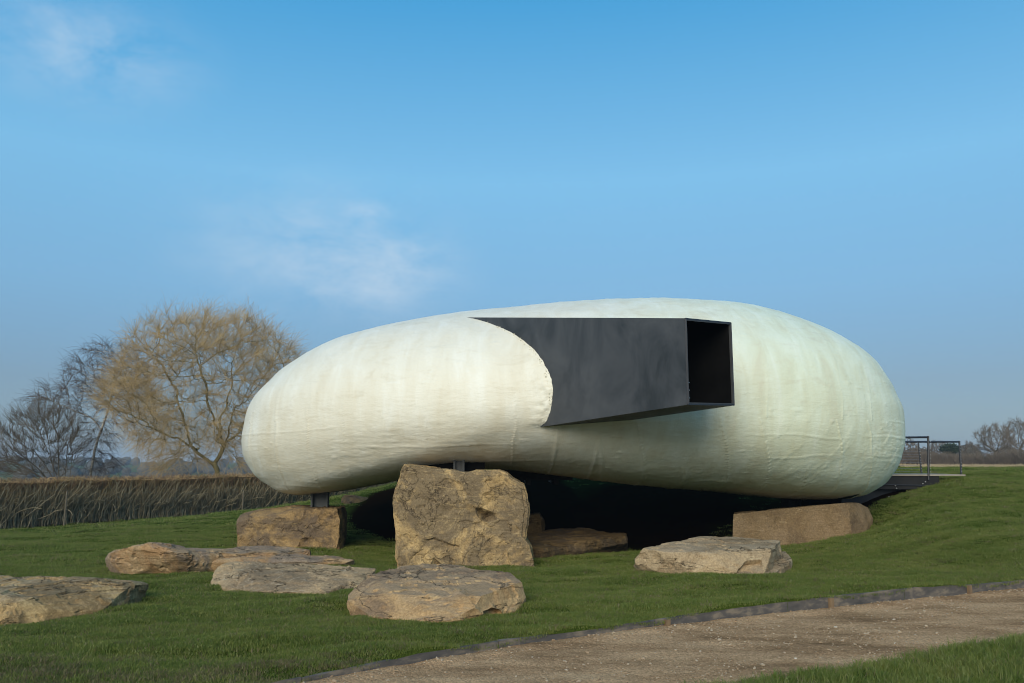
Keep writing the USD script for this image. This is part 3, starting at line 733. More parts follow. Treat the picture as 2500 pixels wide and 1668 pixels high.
for dz in (0.05, 0.16, 0.27):
    p = box_corner(0.03, 0, 0, 0.05) + np.array([0, 0, dz])
    obj('bolt', tube(p, p + np.array([BRT[0] * 0.03, BRT[1] * 0.03, 0]), 0.008, 6), M['wire'], wbox)


# steel posts under the shell
def h_post(x, y, z0, z1, w, d, yaw, parent, mat=None):
    ms = [box((-w / 2, -d / 2, z0), (-w / 2 + 0.035, d / 2, z1)), box((w / 2 - 0.035, -d / 2, z0), (w / 2, d / 2, z1)), box((-w / 2 + 0.035, -0.02, z0), (w / 2 - 0.035, 0.02, z1)),
          box((-w / 2 - 0.05, -d / 2 - 0.05, z0 - 0.04), (w / 2 + 0.05, d / 2 + 0.05, z0 - 0.002))]
    m = cat(ms)
    m.apply_transform(trimesh.transformations.rotation_matrix(yaw, [0, 0, 1]))
    m.apply_translation((x, y, 0))
    return obj('support_post', m, mat or M['steel_grey'], parent)


p = at(781, 1238, 17.3)
h_post(p[0], p[1], p[2] - 0.02, p[2] + 0.5, 0.34, 0.3, 0.1, pav)
def shell_under(x, y):
    d = np.hypot(VV[:, 0] - x, VV[:, 1] - y)
    return float(VV[d < 0.12, 2].min())


p = at(1121, 1150, 15.02)
h_post(p[0], 15.02, 1.3, shell_under(p[0], 15.02) + 0.04, 0.2, 0.2, 0.0, pav, M['steel_post'])
zb_ = shell_under(-0.9, 15.0)
obj('bearing_plate', box((-1.72, 15.14, 1.2), (-0.5, 15.22, zb_ + 0.015)), M['lining'], pav)  # added black plate standing for the dark gap between tall stone and shell
p = at(1960, 1235, 17.2)
h_post(p[0], 17.9, 0.5, 1.2, 0.3, 0.3, 0.2, pav, M['steel_dark'])
# dark under-frame beams between the posts, seen through the gap right of the tall stone
frm = []
for yy in (17.9, 19.4):
    frm.append(bar((-2.6, yy, 1.36), (1.3, yy, 1.36), 0.14, 0.2))
for xx in (-2.4, -0.9, 0.35, 0.95):
    frm.append(bar((xx, 17.7, 1.24), (xx, 20.5, 1.24), 0.1, 0.14))
obj('under_frame', cat(frm), M['steel_dark'], pav)

# ------------------------------------------------------------------ entrance bridge
br = thing('entrance_bridge', 'black steel footbridge with thin railings from the mound to the pavilion', 'footbridge')
Yf, Yr = 18.1, 19.6
zd = at(2230, 1158.5, Yf)[2]
xa, xb = at(2120, 1150, Yf)[0] - 0.5, at(2266, 1160, Yf)[0]
xe = at(2345, 1160, Yf + 0.2)[0]
obj('deck', box((xa, Yf, zd - 0.035), (xe, Yr, zd)), M['deck'], br)
obj('side_beam', box((xa, Yf + 0.03, zd - 0.32), (xb + 0.25, Yf + 0.10, zd - 0.037)), M['steel_dark'], br)
obj('side_beam', box((xa, Yr - 0.10, zd - 0.32), (xe, Yr - 0.03, zd - 0.037)), M['steel_dark'], br)
obj('lower_beam', cat([bar((xa, Yf + 0.01, zd - 0.20), (xb - 0.05, Yf + 0.01, zd - 0.235), 0.02, 0.02), box((xa, Yf + 0.3, zd - 0.8), (xb - 0.4, Yf + 0.36, zd - 0.34))]), M['rail'], br)
rr = 0.023
xin = 8.2
zt1 = at(2240, 1067.5, Yf)[2]
top1 = at(2266, 1067.5, Yf)
obj('handrail', tube((xin, Yf, zt1 - 0.01), (top1[0], Yf, top1[2]), rr), M['rail'], br)
pb = at(2267, 1172, Yf)
obj('post', tube((top1[0], Yf, top1[2] + rr), (pb[0], Yf, pb[2]), rr), M['rail'], br)
zt2 = at(2280, 1079, Yr)[2]
top2 = at(2342, 1079, Yr)
obj('handrail', tube((xin, Yr, zt2), (top2[0], Yr, zt2), rr), M['rail'], br)
b2 = at(2352.5, 1160, Yr - 0.1)
obj('post', tube((top2[0], Yr, zt2 + rr), (b2[0], Yr, zd - 0.25), rr), M['rail'], br)
t3, b3 = at(2242, 1081, Yr), at(2250, 1157, Yr)
obj('post', tube(t3, (b3[0], Yr, zd - 0.03), rr * 0.85), M['rail'], br)
# tension wires with pale fittings on the posts
for kx, ptop, pbot in ((0, (top1[0], Yf, top1[2]), (pb[0], Yf, zd)), (1, (top2[0], Yr, zt2), (b2[0], Yr, zd)), (2, t3, (b3[0], Yr, zd))):
    ptop, pbot = np.array(ptop, float), np.array(pbot, float)
    fit = []
    for t in np.linspace(0.12, 0.93, 10):
        c = ptop * (1 - t) + pbot * t
        s = trimesh.creation.icosphere(1, 0.011)
        s.apply_translation(c + np.array([0.0 if kx else 0.034, -0.03, 0]))
        fit.append(s)
    obj('wire_fittings', cat(fit), M['wire'], br, kind='stuff')
for t in np.linspace(0.12, 0.93, 10):
    z0 = zt2 * (1 - t) + zd * t
    obj('tension_wire', tube((xin, Yr, z0), (t3[0] * (1 - t) + b3[0] * t, Yr, z0), 0.003, 4), M['wire'], br)
for dx, dz in ((-0.72, -0.24), (-0.70, -0.30), (-0.76, -0.48), (-0.82, -0.48), (-0.88, -0.48), (-0.06, -0.16), (-0.12, -0.2)):
    s = trimesh.creation.icosphere(1, 0.016)
    s.apply_translation((xb + dx, Yf + 0.02, zd + dz))
    obj('bolt', s, M['wire'], br)


# ------------------------------------------------------------------ boulders
def refine(man, edge):
    return man.refine_to_length(edge)


def rockify(man, edge, seed, amp=0.05, strata=0.012, axis=2, chips=14, keep_top=False, fine=0.02, spalls=7, spall=0.22, deep=(0.62, 0.8)):
    """a quarried block: corners broken off along flat planes, hollows where flakes have spalled away, then a rough skin"""
    r = np.random.default_rng(seed)
    tmv = man.to_mesh().vert_properties[:, :3]
    lo, hi = tmv.min(0), tmv.max(0)
    for _ in range(chips):
        n = unit(r.normal(size=3) * np.array([1, 1, 0.75]))
        if n[2] < -0.3 or (keep_top and n[2] > 0.55):
            continue
        pts_ = man.to_mesh().vert_properties[:, :3]
        h = (pts_ @ n).max()
        ext = h - pts_.mean(0) @ n
        cut = h - ext * r.uniform(0.03, 0.17)
        man = man.trim_by_plane([float(-q_) for q_ in n], float(-cut))
    big = float(np.max(hi - lo))
    for _ in range(spalls):
        g0 = man.to_mesh()
        tv, tf = np.array(g0.vert_properties[:, :3]), np.array(g0.tri_verts)
        t0 = trimesh.Trimesh(tv, tf, process=False)
        p_, fi = trimesh.sample.sample_surface(t0, 1, seed=int(r.integers(1 << 30)))
        nn = t0.face_normals[fi[0]]
        if nn[2] < -0.3 or (keep_top and nn[2] > 0.7 and r.uniform() < 0.75):
            continue
        rad = spall * r.uniform(0.6, 1.5) * min(1.0, big / 1.6)
        blob = r.normal(size=(16, 3))
        blob /= np.linalg.norm(blob, axis=1, keepdims=True)
        blob = blob * rad * r.uniform(0.8, 1.25, (16, 1)) * np.array([1.3, 1.3, 0.8])
        man = man - Manifold.hull_points([tuple(map(float, q_)) for q_ in blob + p_[0] + nn * rad * r.uniform(*deep)])
    man = refine(man, edge)
    g = man.to_mesh()
    m = trimesh.Trimesh(np.array(g.vert_properties[:, :3], float), np.array(g.tri_verts), process=True)
    v = np.array(m.vertices)
    n = np.array(m.vertex_normals)
    o = seed * 17.3
    w = v + 0.2 * (np.stack([fbm(v * 1.3 + o + 5 * k_, 3, 60 + k_) for k_ in range(3)], -1) - 0.5)
    d = amp * 0.36 * (fbm(w * 1.3 + o, 3, 64) - 0.5)
    # thin flakes: level steps with ragged borders
    fl = fbm(w * 2.2 + o, 4, 65)
    d += fine * 0.8 * (sm(0.46, 0.475, fl) + sm(0.56, 0.57, fl) + sm(0.37, 0.38, fl) - 1.2)
    d += fine * 0.45 * (fbm(v * 11.0 + o, 4, 67) - 0.5) * 2
    side = 1 - np.abs(n[:, axis]) ** 2
    zz = v[:, axis] * 13 + 2.5 * fbm(v * 1.0 + o, 3, 66)
    d += strata * side * (sm(0.0, 0.12, zz % 1) - (zz % 1)) * sm(0.45, 0.6, noise(v * 1.6 + o, 68))
    m.vertices = v + n * d[:, None]
    return m


def hull(points):
    return Manifold.hull_points([tuple(map(float, p)) for p in points])


def gz(x, y):
    return float(height(np.array([x]), np.array([y]), False)[0])


def slab_points(top, base, back_drop=True):
    """top: (px, py, z) rim points; base: (px, py) on the lawn"""
    pts = [atz(*t) for t in top]
    out = list(pts)
    for b in base:
        p_ = ground_at(*b)
        out += [p_ + [0, 0, 0.02], p_ + [0, 0, -0.2]]
    if back_drop:
        ymean = np.mean([p_[1] for p_ in pts])
        for p_ in pts:
            if p_[1] > ymean:
                out.append(np.array([p_[0], p_[1], gz(p_[0], p_[1]) - 0.15]))
    return out


def boulder(name, man_or_mesh, mat, label, seed, group=None, edge=0.04, **kw):
    m = man_or_mesh if isinstance(man_or_mesh, trimesh.Trimesh) else rockify(man_or_mesh, edge, seed, **kw)
    c = m.bounds.mean(0)
    c[2] = m.bounds[0][2]
    x = UsdGeom.Mesh.Get(stage, obj(name, (np.array(m.vertices) - c, np.array(m.faces)), mat, None, smooth=24, label=label, category='boulder', group=group).GetPath())
    x.AddTranslateOp().Set(Gf.Vec3d(*map(float, c)))
    return m


stones = []
# front slab
g = hull(slab_points([(890, 1424, 0.30), (962, 1446, 0.29), (1180, 1450, 0.29), (1288, 1421, 0.31), (900, 1402, 0.36), (962, 1384, 0.38), (1030, 1379, 0.40), (1093, 1382, 0.39), (1194, 1397, 0.37), (1268, 1405, 0.35)],
                     [(862, 1497), (905, 1510), (1060, 1521), (1140, 1519), (1215, 1503), (1294, 1486)]) + [at(849, 1466, 9.15), at(850, 1452, 9.35), at(1301, 1442, 9.7), at(1300, 1470, 9.6)])
stones.append(boulder('flat_boulder', g, M['stone_front'], 'broad flat sandstone slab lying in front of the tall standing stone', 2, edge=0.03, keep_top=True, amp=0.06, spalls=12, spall=0.3, chips=12))
# left foreground slab, cut by the frame
g = hull(slab_points([(0, 1463, 0.26), (44, 1470, 0.24), (122, 1452, 0.27), (200, 1462, 0.2), (289, 1425, 0.30), (352, 1430, 0.22), (372, 1446, 0.16), (0, 1414, 0.30), (102, 1410, 0.32), (204, 1418, 0.30), (286, 1422, 0.30), (-130, 1440, 0.26), (-150, 1416, 0.28)],
                     [(376, 1478), (296, 1494), (194, 1507), (34, 1527), (-60, 1528), (-170, 1510)]))
stones.append(boulder('flat_boulder', g, M['stone_left'], 'rugged brown slab cut by the left edge of the picture', 3, edge=0.03, amp=0.08, chips=10, fine=0.024, spalls=12, spall=0.26))
# long layered slab at the left: hump, main bed, lower step
g1 = hull(slab_points([(279, 1347, 0.30), (310, 1338, 0.36), (340, 1331, 0.40), (371, 1329, 0.42), (436, 1336, 0.34), (440, 1350, 0.30), (520, 1344, 0.27), (560, 1354, 0.20)], [(262, 1384), (286, 1392), (313, 1395), (408, 1391), (470, 1391), (560, 1388)]) + [at(255, 1383, 13.4), at(258, 1372, 13.5), at(370, 1336, 14.4)])
g2 = hull(slab_points([(400, 1346, 0.27), (560, 1352, 0.22), (700, 1352, 0.19), (430, 1336, 0.30), (579, 1338, 0.27), (683, 1337, 0.25), (752, 1346, 0.20)], [(400, 1390), (504, 1391), (620, 1378), (700, 1370), (760, 1358)]))
g3 = hull(slab_points([(480, 1375, 0.10), (640, 1372, 0.10), (850, 1372, 0.09), (600, 1362, 0.16), (740, 1353, 0.17), (796, 1354, 0.16), (862, 1368, 0.11)], [(480, 1392), (620, 1390), (760, 1388), (862, 1384)]))
gl = rockify(g1, 0.04, 4, amp=0.09, chips=10, fine=0.03)
gm = rockify(g2, 0.045, 5, chips=6, keep_top=True)
gn = rockify(g3, 0.045, 6, chips=4, keep_top=True)
stones.append(boulder('flat_boulder', cat([gl, gm, gn]), M['stone_long'], 'long layered slab with a rust-orange hump at its left end', 4))
# middle slab with white chalky scars
g = hull(slab_points([(508, 1386, 0.20), (579, 1404, 0.17), (626, 1410, 0.17), (759, 1416, 0.16), (860, 1402, 0.18), (531, 1376, 0.25), (600, 1377, 0.25), (661, 1377, 0.26), (808, 1384, 0.25), (915, 1390, 0.22)],
                     [(506, 1431), (565, 1442), (626, 1449), (800, 1450), (880, 1440), (920, 1420)]))
stones.append(boulder('flat_boulder', g, M['stone_mid'], 'low buff slab with pale scars between the front slab and the long layered slab', 7, edge=0.03, amp=0.06, keep_top=True, spalls=12))
# right slab
g = hull(slab_points([(1554, 1349, 0.33), (1608, 1345, 0.36), (1731, 1352, 0.37), (1878, 1343, 0.40), (1908, 1330, 0.40), (1571, 1338, 0.38), (1643, 1325, 0.42), (1714, 1313, 0.44), (1789, 1312, 0.43), (1905, 1325, 0.41)],
                     [(1550, 1387), (1612, 1394), (1721, 1409), (1792, 1411), (1880, 1410)]))
gq = hull(slab_points([(1740, 1385, 0.13), (1884, 1380, 0.16), (1928, 1368, 0.18), (1915, 1345, 0.2)], [(1740, 1409), (1884, 1411), (1922, 1391), (1930, 1376)]))
stones.append(boulder('flat_boulder', cat([rockify(g, 0.034, 8, amp=0.05, keep_top=True, spalls=8), rockify(gq, 0.036, 9, amp=0.05, chips=4)]), M['stone_right'], 'pale flat slab on the lawn below the window box, nearest the path on the right', 8))
# slab half hidden behind the tall stone
g = hull(slab_points([(1225, 1340, 0.12), (1302, 1346, 0.10), (1438, 1325, 0.16), (1528, 1314, 0.17), (1285, 1307, 0.17), (1353, 1293, 0.20), (1418, 1291, 0.21), (1459, 1299, 0.19), (1526, 1303, 0.18)],
                     [(1230, 1362), (1302, 1362), (1363, 1358), (1472, 1346), (1531, 1333)]))
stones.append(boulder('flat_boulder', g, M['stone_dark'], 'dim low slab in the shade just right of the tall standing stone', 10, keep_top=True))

# tall standing stone
ol = [(988, 1137), (980, 1153), (965, 1194), (961, 1210), (963, 1263), (967, 1304), (965, 1345), (966, 1400), (1100, 1404), (1306, 1396), (1304, 1378), (1296, 1343), (1282, 1322), (1285, 1296), (1290, 1247), (1286, 1206), (1279, 1186), (1251, 1171), (1236, 1158), (1216, 1151), (1165, 1152), (1139, 1158), (1104, 1152), (1051, 1146)]
YT = 13.75
poly = np.array([at(px, py, YT)[[0, 2]] for px, py in ol])
cs = CrossSection([poly.tolist()])
if cs.area() < 1e-6:
    cs = CrossSection([poly[::-1].tolist()])
parts = []
for off, (y0, y1) in ((0.0, (0.07, 1.05)), (-0.03, (0.02, 1.25)), (-0.09, (-0.02, 1.38))):
    m_ = cs.offset(off).extrude(y1 - y0) if off else cs.extrude(y1 - y0)
    # CrossSection is x, z; extrusion runs along y (away from the camera)
    m_ = m_.rotate([90, 0, 0]).translate([0, YT + y1, 0])
    parts.append(m_)
tall = parts[0] + parts[1] + parts[2]
# the broken lump standing proud at the lower right
tall = tall + hull([at(px, py, YT + dy) for dy in (-0.09, 0.4) for px, py in ((1236 + 20 * (dy < 0), 1396), (1232 + 8 * (dy < 0), 1345), (1252, 1316 + 6 * (dy < 0)), (1276, 1308 + 10 * (dy < 0)), (1292, 1338), (1304, 1380), (1306, 1396))])
stones.append(boulder('standing_boulder', tall, M['stone_tall'], 'tall upright ochre sandstone block propping the middle of the pavilion', 1, edge=0.03, amp=0.09, chips=2, axis=0, strata=0.006, fine=0.022, spalls=4, spall=0.45, deep=(0.95, 1.0)))
# left support stone
YS = 16.5
pts = [at(px, py, YS) for px, py in ((578, 1287), (580, 1270), (579, 1348), (828, 1350), (829, 1269), (822, 1244), (761, 1350))] + [at(px, py, YS + 0.3) for px, py in ((590, 1259), (615, 1252), (683, 1242), (760, 1243))] + \
      [at(px, py, YS + 1.2) for px, py in ((600, 1256), (690, 1237), (760, 1240), (843, 1239), (851, 1287), (846, 1338), (600, 1338))]
stones.append(boulder('support_boulder', hull(pts), M['stone_support'], 'squat brown block under the left end of the pavilion beside its grey post', 12, edge=0.04, amp=0.08, axis=0, fine=0.026, spalls=9, chips=8))
# right support stone
pts = [at(px, py, Yq) for px, py, Yq in ((1791, 1256, 15.7), (1790, 1330, 15.7), (1800, 1254, 15.75), (1899, 1248, 15.9), (1981, 1239, 16.05), (2060, 1230, 16.2), (2087, 1318, 16.25), (1915, 1338, 15.9),
                                         (2097, 1230, 16.8), (2120, 1238, 16.95), (2133, 1266, 17.0), (2129, 1300, 16.95), (1795, 1252, 17.2), (1960, 1238, 17.4), (2090, 1229, 17.5), (2110, 1300, 17.5), (1795, 1310, 17.2))]
stones.append(boulder('support_boulder', hull(pts), M['stone_block'], 'long rounded brown block under the right end of the pavilion, against the mound', 13, edge=0.04, amp=0.05, chips=3, strata=0.0, fine=0.012, spalls=1))
pts = [at(px, py, Yq) for px, py, Yq in ((1235, 1262, 18.3), (1325, 1254, 18.3), (1330, 1275, 18.4), (1322, 1316, 18.3), (1235, 1316, 18.3), (1240, 1256, 19), (1318, 1252, 19), (1322, 1308, 19), (1245, 1308, 19))]
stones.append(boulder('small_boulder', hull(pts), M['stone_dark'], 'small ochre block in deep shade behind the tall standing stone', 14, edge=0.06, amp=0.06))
bx, by = -4.55, 23.6
bz = gz(bx, by)
pts = [(bx - 0.3, by - 0.1, bz - 0.15), (bx + 0.45, by, bz - 0.15), (bx - 0.1, by - 0.3, bz - 0.1), (bx - 0.15, by, bz + 0.25), (bx + 0.15, by + 0.1, bz + 0.2), (bx + 0.55, by + 0.5, bz + 0.1), (bx - 0.35, by + 0.5, bz + 0.2)]
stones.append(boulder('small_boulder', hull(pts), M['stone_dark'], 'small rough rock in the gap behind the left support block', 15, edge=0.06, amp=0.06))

# ------------------------------------------------------------------ grass, gravel
rng = np.random.default_rng(12)


def tuft(n, h, spread, seed, width=0.0035):
    r = np.random.default_rng(seed)
    v, f = [], []
    for _ in range(n):
        a, rad = r.uniform(0, 2 * np.pi), spread * math.sqrt(r.uniform())
        c = np.array([rad * math.cos(a), rad * math.sin(a), -0.004])
        hh = h * r.uniform(0.55, 1.15)
        d = np.array([r.normal() * 0.5, r.normal() * 0.5, 0])
        az = r.uniform(0, 2 * np.pi)
        s = np.array([math.cos(az), math.sin(az), 0]) * width * r.uniform(0.8, 1.4)
        m1 = c + np.array([0, 0, hh * 0.6]) + d * hh * 0.25
        t = c + np.array([0, 0, hh * 0.95]) + d * hh * 0.9
        k_ = len(v)
        v += [c - s / 2, c + s / 2, m1 - s * 0.42, m1 + s * 0.42, t]
        f += [[k_, k_ + 1, k_ + 3], [k_, k_ + 3, k_ + 2], [k_ + 2, k_ + 3, k_ + 4]]
    return trimesh.Trimesh(np.array(v), f, process=False)


stone_hulls = []
from shapely import MultiPoint, prepare, contains_xy
for m in stones:
    hp = MultiPoint(np.array(m.vertices)[:, :2][:: max(1, len(m.vertices) // 400)]).convex_hull.buffer(-0.03)
    prepare(hp)
    stone_hulls.append(hp)


def scatter(n, r0, r1, amax=0.60):
    """points seen by the camera between the distances r0 and r1, even per square metre"""
    y = np.sqrt(rng.uniform(r0 ** 2, r1 ** 2, n))
    x = y * rng.uniform(-0.66, 0.66, n)
    return x, y


gp, gs, gi = [], [], []
for n, r0, r1, sc in ((60000, 5.6, 9.0, 1.0), (75000, 9.0, 14.0, 1.15), (60000, 14.0, 21.0, 1.5), (26000, 21.0, 33.0, 2.1)):
    x, y = scatter(n, r0, r1)
    u, v = to_uv(x, y)
    ok = v > kerb_v(u) + 0.035
    ok &= soil_mask(x, y) < rng.uniform(0.15, 0.9, n)  # no tufts where shade is painted on the ground
    bare = sm(0.55, 0.75, fbm(np.stack([x * 1.4, y * 2.2, 0 * x], -1), 3, 71)) * sm(8.2, 6.6, y + 0 * x) if False else np.zeros(n)
    edgeb = np.exp(-((v - kerb_v(u)) / 0.5) ** 2) * sm(0.5, -1.0, -x) * 0
    wornl = np.exp(-((y - (6.75 + 0.03 * x)) / 0.42) ** 2) * sm(0.40, 0.62, fbm(np.stack([x * 1.6, y * 3, 0 * x], -1), 3, 72)) * (x < 0)
    ok &= rng.uniform(size=n) > wornl * 0.45
    for hp in stone_hulls:
        b = hp.bounds
        q_ = (x > b[0]) & (x < b[2]) & (y > b[1]) & (y < b[3]) & ok
        idx = np.nonzero(q_)[0]
        ok[idx[contains_xy(hp, x[idx], y[idx])]] = False
    x, y, v, u, wornl = x[ok], y[ok], v[ok], u[ok], wornl[ok]
    z = height(x, y)
    gp.append(np.stack([x, y, z], 1))
    hn = 0.72 + 0.6 * fbm(np.stack([x * 1.3, y * 2.6, 0 * x], -1), 3, 73)
    gs.append(np.stack([np.full(len(x), sc), np.full(len(x), sc), hn * (sc ** 0.45)], 1))
    kind = rng.integers(0, 6, len(x))
    dry = rng.uniform(size=len(x)) < 0.05 + 0.45 * wornl
    gi.append(np.where(dry, 6 + kind % 2, kind))
gp, gs, gi = np.vstack(gp), np.vstack(gs), np.concatenate(gi)
protos = [(tuft(30, 0.026, 0.078, 100 + k_), M['blade']) for k_ in range(6)] + [(tuft(22, 0.04, 0.07, 120 + k_), M['blade_dry']) for k_ in range(2)]
n = len(gp)
instancer('lawn_grass', protos, gp, quats(rng.uniform(0, 6.28, n), rng.normal(0, 0.12, n), rng.normal(0, 0.12, n)), gs, gi, kind='stuff', label='short mown grass covering the lawn around the boulders', category='grass')

x, y = scatter(16000, 4.2, 9.5)
u, v = to_uv(x, y)
t = near_v(u) - v
ok = (t > -0.05) & (rng.uniform(size=len(x)) < sm(-0.06, 0.15, t))
x, y, t = x[ok], y[ok], t[ok]
z = VZ(x, y, t)
n = len(x)
protos = [(tuft(26, 0.075, 0.07, 140 + k_, 0.004), M['blade']) for k_ in range(5)] + [(tuft(20, 0.06, 0.07, 150), M['blade_dry'])]
instancer('verge_grass', protos, np.stack([x, y, z], 1), quats(rng.uniform(0, 6.28, n), rng.normal(0, 0.15, n), rng.normal(0, 0.15, n)), rng.uniform(0.75, 1.25, n), np.where(rng.uniform(size=n) < 0.1, 5, rng.integers(0, 5, n)),
          kind='stuff', label='longer unmown grass on the verge at the bottom right', category='grass')

# pebbles, thicker along the edging
pp = []
x, y = scatter(52000, 5.2, 13.0)
u, v = to_uv(x, y)
k = v - kerb_v(u)
ok = (k < -0.01) & (v > near_v(u) - 0.02)
dens = 0.12 + 0.7 * np.exp(-((k + 0.05) / 0.22) ** 2) + 0.5 * sm(0.5, 0.7, fbm(np.stack([x * 1.2, y * 1.2, 0 * x], -1), 3, 81))
ok &= rng.uniform(size=len(x)) < dens
x, y = x[ok], y[ok]
n = len(x)
sc = np.clip(rng.lognormal(-5.2, 0.42, n), 0.003, 0.018)
protos = []
for k_ in range(5):
    s = trimesh.creation.icosphere(1, 1.0)
    r_ = np.random.default_rng(200 + k_)
    s.vertices = s.vertices * (1 + 0.22 * r_.normal(size=(len(s.vertices), 1))) * np.array([1, r_.uniform(0.65, 0.95), r_.uniform(0.45, 0.7)])
    protos.append((s, M['pebble']))
instancer('loose_gravel', protos, np.stack([x, y, path_z(x, y) + sc * 0.2], 1), quats(rng.uniform(0, 6.28, n), rng.normal(0, 0.3, n), rng.normal(0, 0.3, n)), sc, rng.integers(0, 5, n), kind='stuff', label='loose pale pebbles scattered over the gravel path', category='gravel')


# ------------------------------------------------------------------ trees
def colonize(att, starts, step, infl, kill, iters, seed, tropism=(0, 0, 0)):
    """space colonisation: returns node positions and parents. starts: list of polylines (lists of points), each linked to the first"""
    r = np.random.default_rng(seed)
    pos, par = [], []
    for pl, link in starts:
        prevn = link
        for p_ in pl:
            pos.append(np.array(p_, float))
            par.append(prevn)
            prevn = len(pos) - 1
    att = att.copy()
    trop = np.array(tropism)
    for _ in range(iters):
        if len(att) == 0:
            break
        P = np.array(pos)
        tr = cKDTree(P)
        d, i_ = tr.query(att)
        m = d < infl
        if not m.any():
            break
        dirs = np.zeros_like(P)
        dv = (att[m] - P[i_[m]]) / d[m][:, None]
        np.add.at(dirs, i_[m], dv)
        act = np.nonzero(np.abs(dirs).sum(1) > 1e-6)[0]
        new = dirs[act] / np.linalg.norm(dirs[act], axis=1, keepdims=True) + trop + r.normal(size=(len(act), 3)) * 0.16
        new = P[act] + new / np.linalg.norm(new, axis=1, keepdims=True) * step
        d2, _ = tr.query(new)
        g_ = d2 > step * 0.35
        if not g_.any():
            break
        for a_, p_ in zip(act[g_], new[g_]):
            pos.append(p_)
            par.append(int(a_))
        d3, _ = cKDTree(new[g_]).query(att)
        att = att[d3 > kill]
    return np.array(pos), np.array(par)


def wander(pl, seed, amp=0.07):
    """a limb's guide line redrawn with small natural bends"""
    pl = np.array(pl, float)
    d = np.r_[0, np.cumsum(np.linalg.norm(np.diff(pl, axis=0), axis=1))]
    n = max(2, int(d[-1] / 0.2))
    t = np.linspace(0, d[-1], n)
    q_ = np.stack([np.interp(t, d, pl[:, a_]) for a_ in range(3)], 1)
    w = np.stack([fbm(np.stack([t * 1.5 + seed * 7.7, 0 * t + a_ * 3.1, 0 * t], -1), 3, seed + a_) for a_ in range(3)], 1) - 0.5
    w = w - w[:1]
    return list(q_ + w * amp * 4)


def pipe_radii(par, tip, expo):
    n = len(par)
    acc = np.zeros(n)
    child = np.zeros(n, int)
    for i_ in range(n - 1, -1, -1):
        if child[i_] == 0:
            acc[i_] = tip ** expo
        if par[i_] >= 0:
            acc[par[i_]] += acc[i_]
            child[par[i_]] += 1
    return acc ** (1 / expo), child


def limbs(pos, par, rad, mask, sides):
    """tapered segments for the edges child -> parent picked by mask"""
    idx = np.nonzero(mask & (par >= 0))[0]
    a, b = pos[par[idx]], pos[idx]
    d = b - a
    d /= np.linalg.norm(d, axis=1, keepdims=True) + 1e-9
    ref = np.where(np.abs(d[:, 2:3]) < 0.9, [[0, 0, 1.0]], [[1.0, 0, 0]])
    s = np.cross(d, ref)
    s /= np.linalg.norm(s, axis=1, keepdims=True)
    t = np.cross(d, s)
    an = np.arange(sides) * 2 * np.pi / sides
    ring = np.cos(an)[None, :, None] * s[:, None] + np.sin(an)[None, :, None] * t[:, None]
    ra = np.minimum(rad[par[idx]], rad[idx] * 1.35)[:, None, None]
    va = a[:, None] + ring * ra
    vb = (b + d * rad[idx][:, None] * 0.3)[:, None] + ring * rad[idx][:, None, None]
    v = np.concatenate([va, vb], 1).reshape(-1, 3)
    k_ = np.arange(sides)
    k2 = (k_ + 1) % sides
    f0 = np.vstack([np.c_[k_, k2, k2 + sides], np.c_[k_, k2 + sides, k_ + sides]])
    f = (f0[None] + (np.arange(len(idx)) * 2 * sides)[:, None, None]).reshape(-1, 3)
    return trimesh.Trimesh(v, f, process=False)


def twigs(pos, par, child, n_per, length, droop, out_c, seed, wind=(0, 0, 0), k=5, spread=0.6, r0=0.004, which=None, up=0.0):
    r = np.random.default_rng(seed)
    src = np.nonzero(which if which is not None else child <= 1)[0]
    src = np.repeat(src, n_per)
    n = len(src)
    base = pos[src]
    pr = par[src]
    d = base - pos[np.maximum(pr, 0)]
    d /= np.linalg.norm(d, axis=1, keepdims=True) + 1e-9
    o = base - out_c
    o /= np.linalg.norm(o, axis=1, keepdims=True) + 1e-9
    dr = d * 0.8 + o * 0.4 + r.normal(size=(n, 3)) * spread + np.array(wind) + np.array([0, 0, up])
    dr /= np.linalg.norm(dr, axis=1, keepdims=True)
    L = length * r.uniform(0.45, 1.25, n)
    base = base - d * r.uniform(0, 1, n)[:, None] * 0.15
    P = np.zeros((n, k, 3))
    P[:, 0] = base
    cur = dr.copy()
    for i_ in range(1, k):
        P[:, i_] = P[:, i_ - 1] + cur * (L / (k - 1))[:, None]
        cur = cur + np.array([0, 0, -droop]) + np.array(wind) * 0.3 + r.normal(size=(n, 3)) * 0.16
        cur /= np.linalg.norm(cur, axis=1, keepdims=True)
    w = np.linspace(1, 0.45, k)[None] * r0 * 2 * r.uniform(0.75, 1.25, (n, 1))
    return P, w


def tree(name, label, loc, att, starts, step, infl, kill, tip, expo, mats, tw, seed, group=None, tropism=(0, 0, 0), thick=0.05, category='tree', iters=120, tmin=0.0):
    pos, par = colonize(att, starts, step, infl, kill, iters, seed, tropism)
    rad, child = pipe_radii(par, tip, expo)
    loc = np.array(loc, float)
    t_ = thing(name, label, category, loc, group)
    pos = pos - loc
    big = rad > thick
    obj('trunk', limbs(pos, par, rad, big, 8), mats[0], t_, smooth=True)
    obj('branches', limbs(pos, par, rad, ~big, 4), mats[0], t_, smooth=True, kind='stuff')
    P, w = [], []
    for kw in tw:
        kw = dict(kw)
        lim = kw.pop('rmax', 0.02)
        p_, w_ = twigs(pos, par, child, which=(rad < lim) & (pos[:, 2] > tmin), out_c=kw.pop('out_c') - loc, **kw)
        P.append(p_)
        w.append(w_)
    curves('crown', np.vstack(P), np.vstack(w), mats[1], t_, kind='stuff')
    return t_


